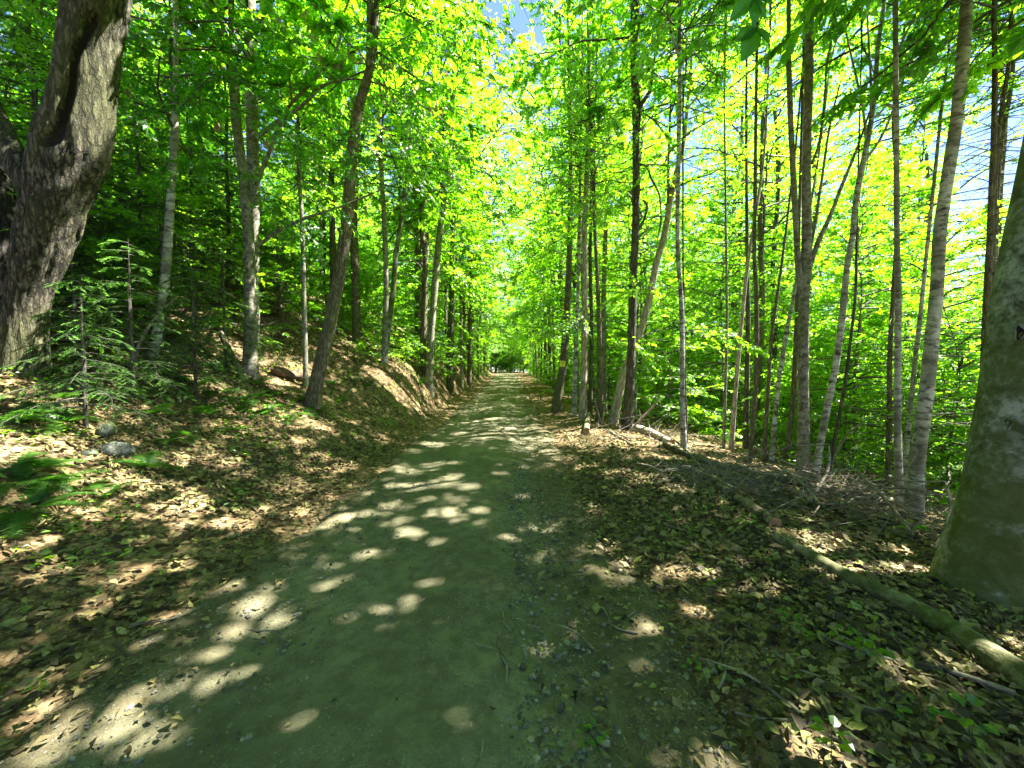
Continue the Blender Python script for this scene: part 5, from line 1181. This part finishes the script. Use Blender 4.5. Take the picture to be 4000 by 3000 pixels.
# ------------------------------------------------------------------ gaps in the canopy that let the sun through to the road
# (u, v, width) of sun patches, in photo pixels / 1.808; a crown keeps no leaf on the sun's way to one
SUNNY = [(480, 1275, 60), (545, 1300, 70), (540, 1345, 60), (300, 1390, 50), (375, 1405, 60), (440, 1430, 35), (455, 1470, 60), (235, 1450, 45), (365, 1330, 40), (100, 1530, 80), (180, 1545, 100), (260, 1520, 100),
         (120, 1600, 110), (220, 1590, 100), (320, 1560, 70), (60, 1640, 100), (300, 1615, 60), (640, 1590, 90), (600, 1640, 60), (765, 1430, 40), (550, 1430, 40), (800, 1315, 40), (832, 1332, 32), (872, 1305, 30), (905, 1310, 32),
         (918, 1270, 30), (866, 1330, 30), (920, 1345, 30), (950, 1345, 26), (845, 1355, 45), (765, 1330, 26), (980, 1350, 26), (980, 1570, 60), (1170, 1410, 40), (1105, 1162, 28), (710, 1070, 40), (650, 1105, 40), (565, 1103, 34), (700, 1132, 50),
         (740, 1118, 50), (780, 1105, 40), (870, 1150, 60), (895, 1160, 50), (860, 1125, 50), (790, 1195, 50), (845, 1195, 30), (735, 1215, 26), (960, 1110, 60), (985, 1122, 60), (1030, 1108, 40), (940, 1175, 30),
         (860, 1045, 50), (900, 1050, 80), (960, 1045, 90), (1010, 1055, 60), (850, 1085, 50), (920, 1080, 40), (845, 1010, 60), (880, 1016, 50), (940, 1000, 60), (985, 1000, 40), (975, 1030, 50), (1080, 1025, 40), (1130, 1070, 30),
         (1510, 1330, 50), (1560, 1335, 44), (1350, 1225, 50), (1430, 1235, 40), (1310, 1180, 40), (1700, 1285, 70), (1430, 1600, 75), (1545, 1635, 60), (1525, 1470, 42), (1670, 1465, 70), (1720, 1475, 50), (1310, 1240, 30),
         (1330, 1025, 100), (1400, 1035, 110), (1460, 1058, 80), (1220, 990, 80), (1190, 976, 60), (1430, 960, 60), (1270, 1010, 60), (100, 1470, 60), (290, 1235, 50), (385, 1225, 50), (740, 1010, 90), (390, 1110, 60), (440, 1100, 60),
         (400, 1065, 40), (500, 1000, 50), (940, 958, 70), (890, 975, 60), (1105, 925, 40), (990, 935, 50), (1060, 905, 40), (870, 860, 70), (840, 830, 60), (900, 875, 60), (820, 810, 50), (860, 845, 70), (885, 860, 60), (1900, 1440, 60), (1960, 1480, 50), (2080, 1500, 60), (2000, 1560, 60)]
cen = np.array([ground(u * 1.8083, v * 1.8083) for u, v, _ in SUNNY])
srad = np.array([w_ * 1.8083 / F * c[1] / 2 for (_, _, w_), c in zip(SUNNY, cen)])
sdv = np.array(sd)
bpy.context.view_layer.update()
LEAFY = {M['leaf'].name, M['leaf_dark'].name}
for o in [o for o in bpy.data.objects if o.type == 'MESH' and o.name.split('.')[0] in ('crown', 'bough')]:
    me = o.data
    if len(me.materials) < 2 or me.materials[1].name not in LEAFY: continue
    mw = np.array(o.matrix_world)
    co_ = np.empty(len(me.vertices) * 3, np.float32); me.vertices.foreach_get('co', co_); wv = co_.reshape(-1, 3) @ mw[:3, :3].T + mw[:3, 3]
    if wv[:, 1].min() > 19 or wv[:, 0].min() > 14 or wv[:, 0].max() < -6: continue
    nf = len(me.polygons)
    ls = np.empty(nf, np.int32); me.polygons.foreach_get('loop_start', ls); lt = np.empty(nf, np.int32); me.polygons.foreach_get('loop_total', lt)
    mi = np.empty(nf, np.int32); me.polygons.foreach_get('material_index', mi); us = np.empty(nf, bool); me.polygons.foreach_get('use_smooth', us)
    li = np.empty(len(me.loops), np.int32); me.loops.foreach_get('vertex_index', li)
    c = wv[li[ls]] * 0.6 + wv[li[ls + 1]] * 0.2 + wv[li[ls + 2]] * 0.2
    kill = np.zeros(nf, bool); lf_ = np.where(mi == 1)[0]
    for q, r in zip(cen, srad):
        k = (c[lf_, 2] - q[2]) / sdv[2]
        dx = c[lf_, 0] - sdv[0] * k - q[0]; dy = c[lf_, 1] - sdv[1] * k - q[1]
        kill[lf_[(k > 0.8) & (dx * dx + dy * dy < (r * 0.72 + 0.04) ** 2)]] = True
    if kill.sum() < 6: continue
    keep = ~kill
    ki = np.repeat(keep, lt)
    n_ = bpy.data.meshes.new(me.name)
    n_.vertices.add(len(co_) // 3); n_.vertices.foreach_set('co', co_)
    n_.loops.add(int(ki.sum())); n_.loops.foreach_set('vertex_index', li[ki])
    n_.polygons.add(int(keep.sum())); st = np.concatenate([[0], np.cumsum(lt[keep])[:-1]]).astype(np.int32)
    n_.polygons.foreach_set('loop_start', st); n_.polygons.foreach_set('material_index', mi[keep]); n_.polygons.foreach_set('use_smooth', us[keep])
    a0 = np.empty(len(me.vertices), np.float32); me.attributes['tint'].data.foreach_get('value', a0)
    a1 = n_.attributes.new('tint', 'FLOAT', 'POINT'); a1.data.foreach_set('value', a0)
    for m_ in me.materials: n_.materials.append(m_)
    n_.update(calc_edges=True); o.data = n_
print('objects', len(bpy.data.objects), 'roots', [(r.name, round(float(f[0]), 1), round(float(f[1]), 1), round(float(f[2]), 1)) for r, f, _ in ROOTS])
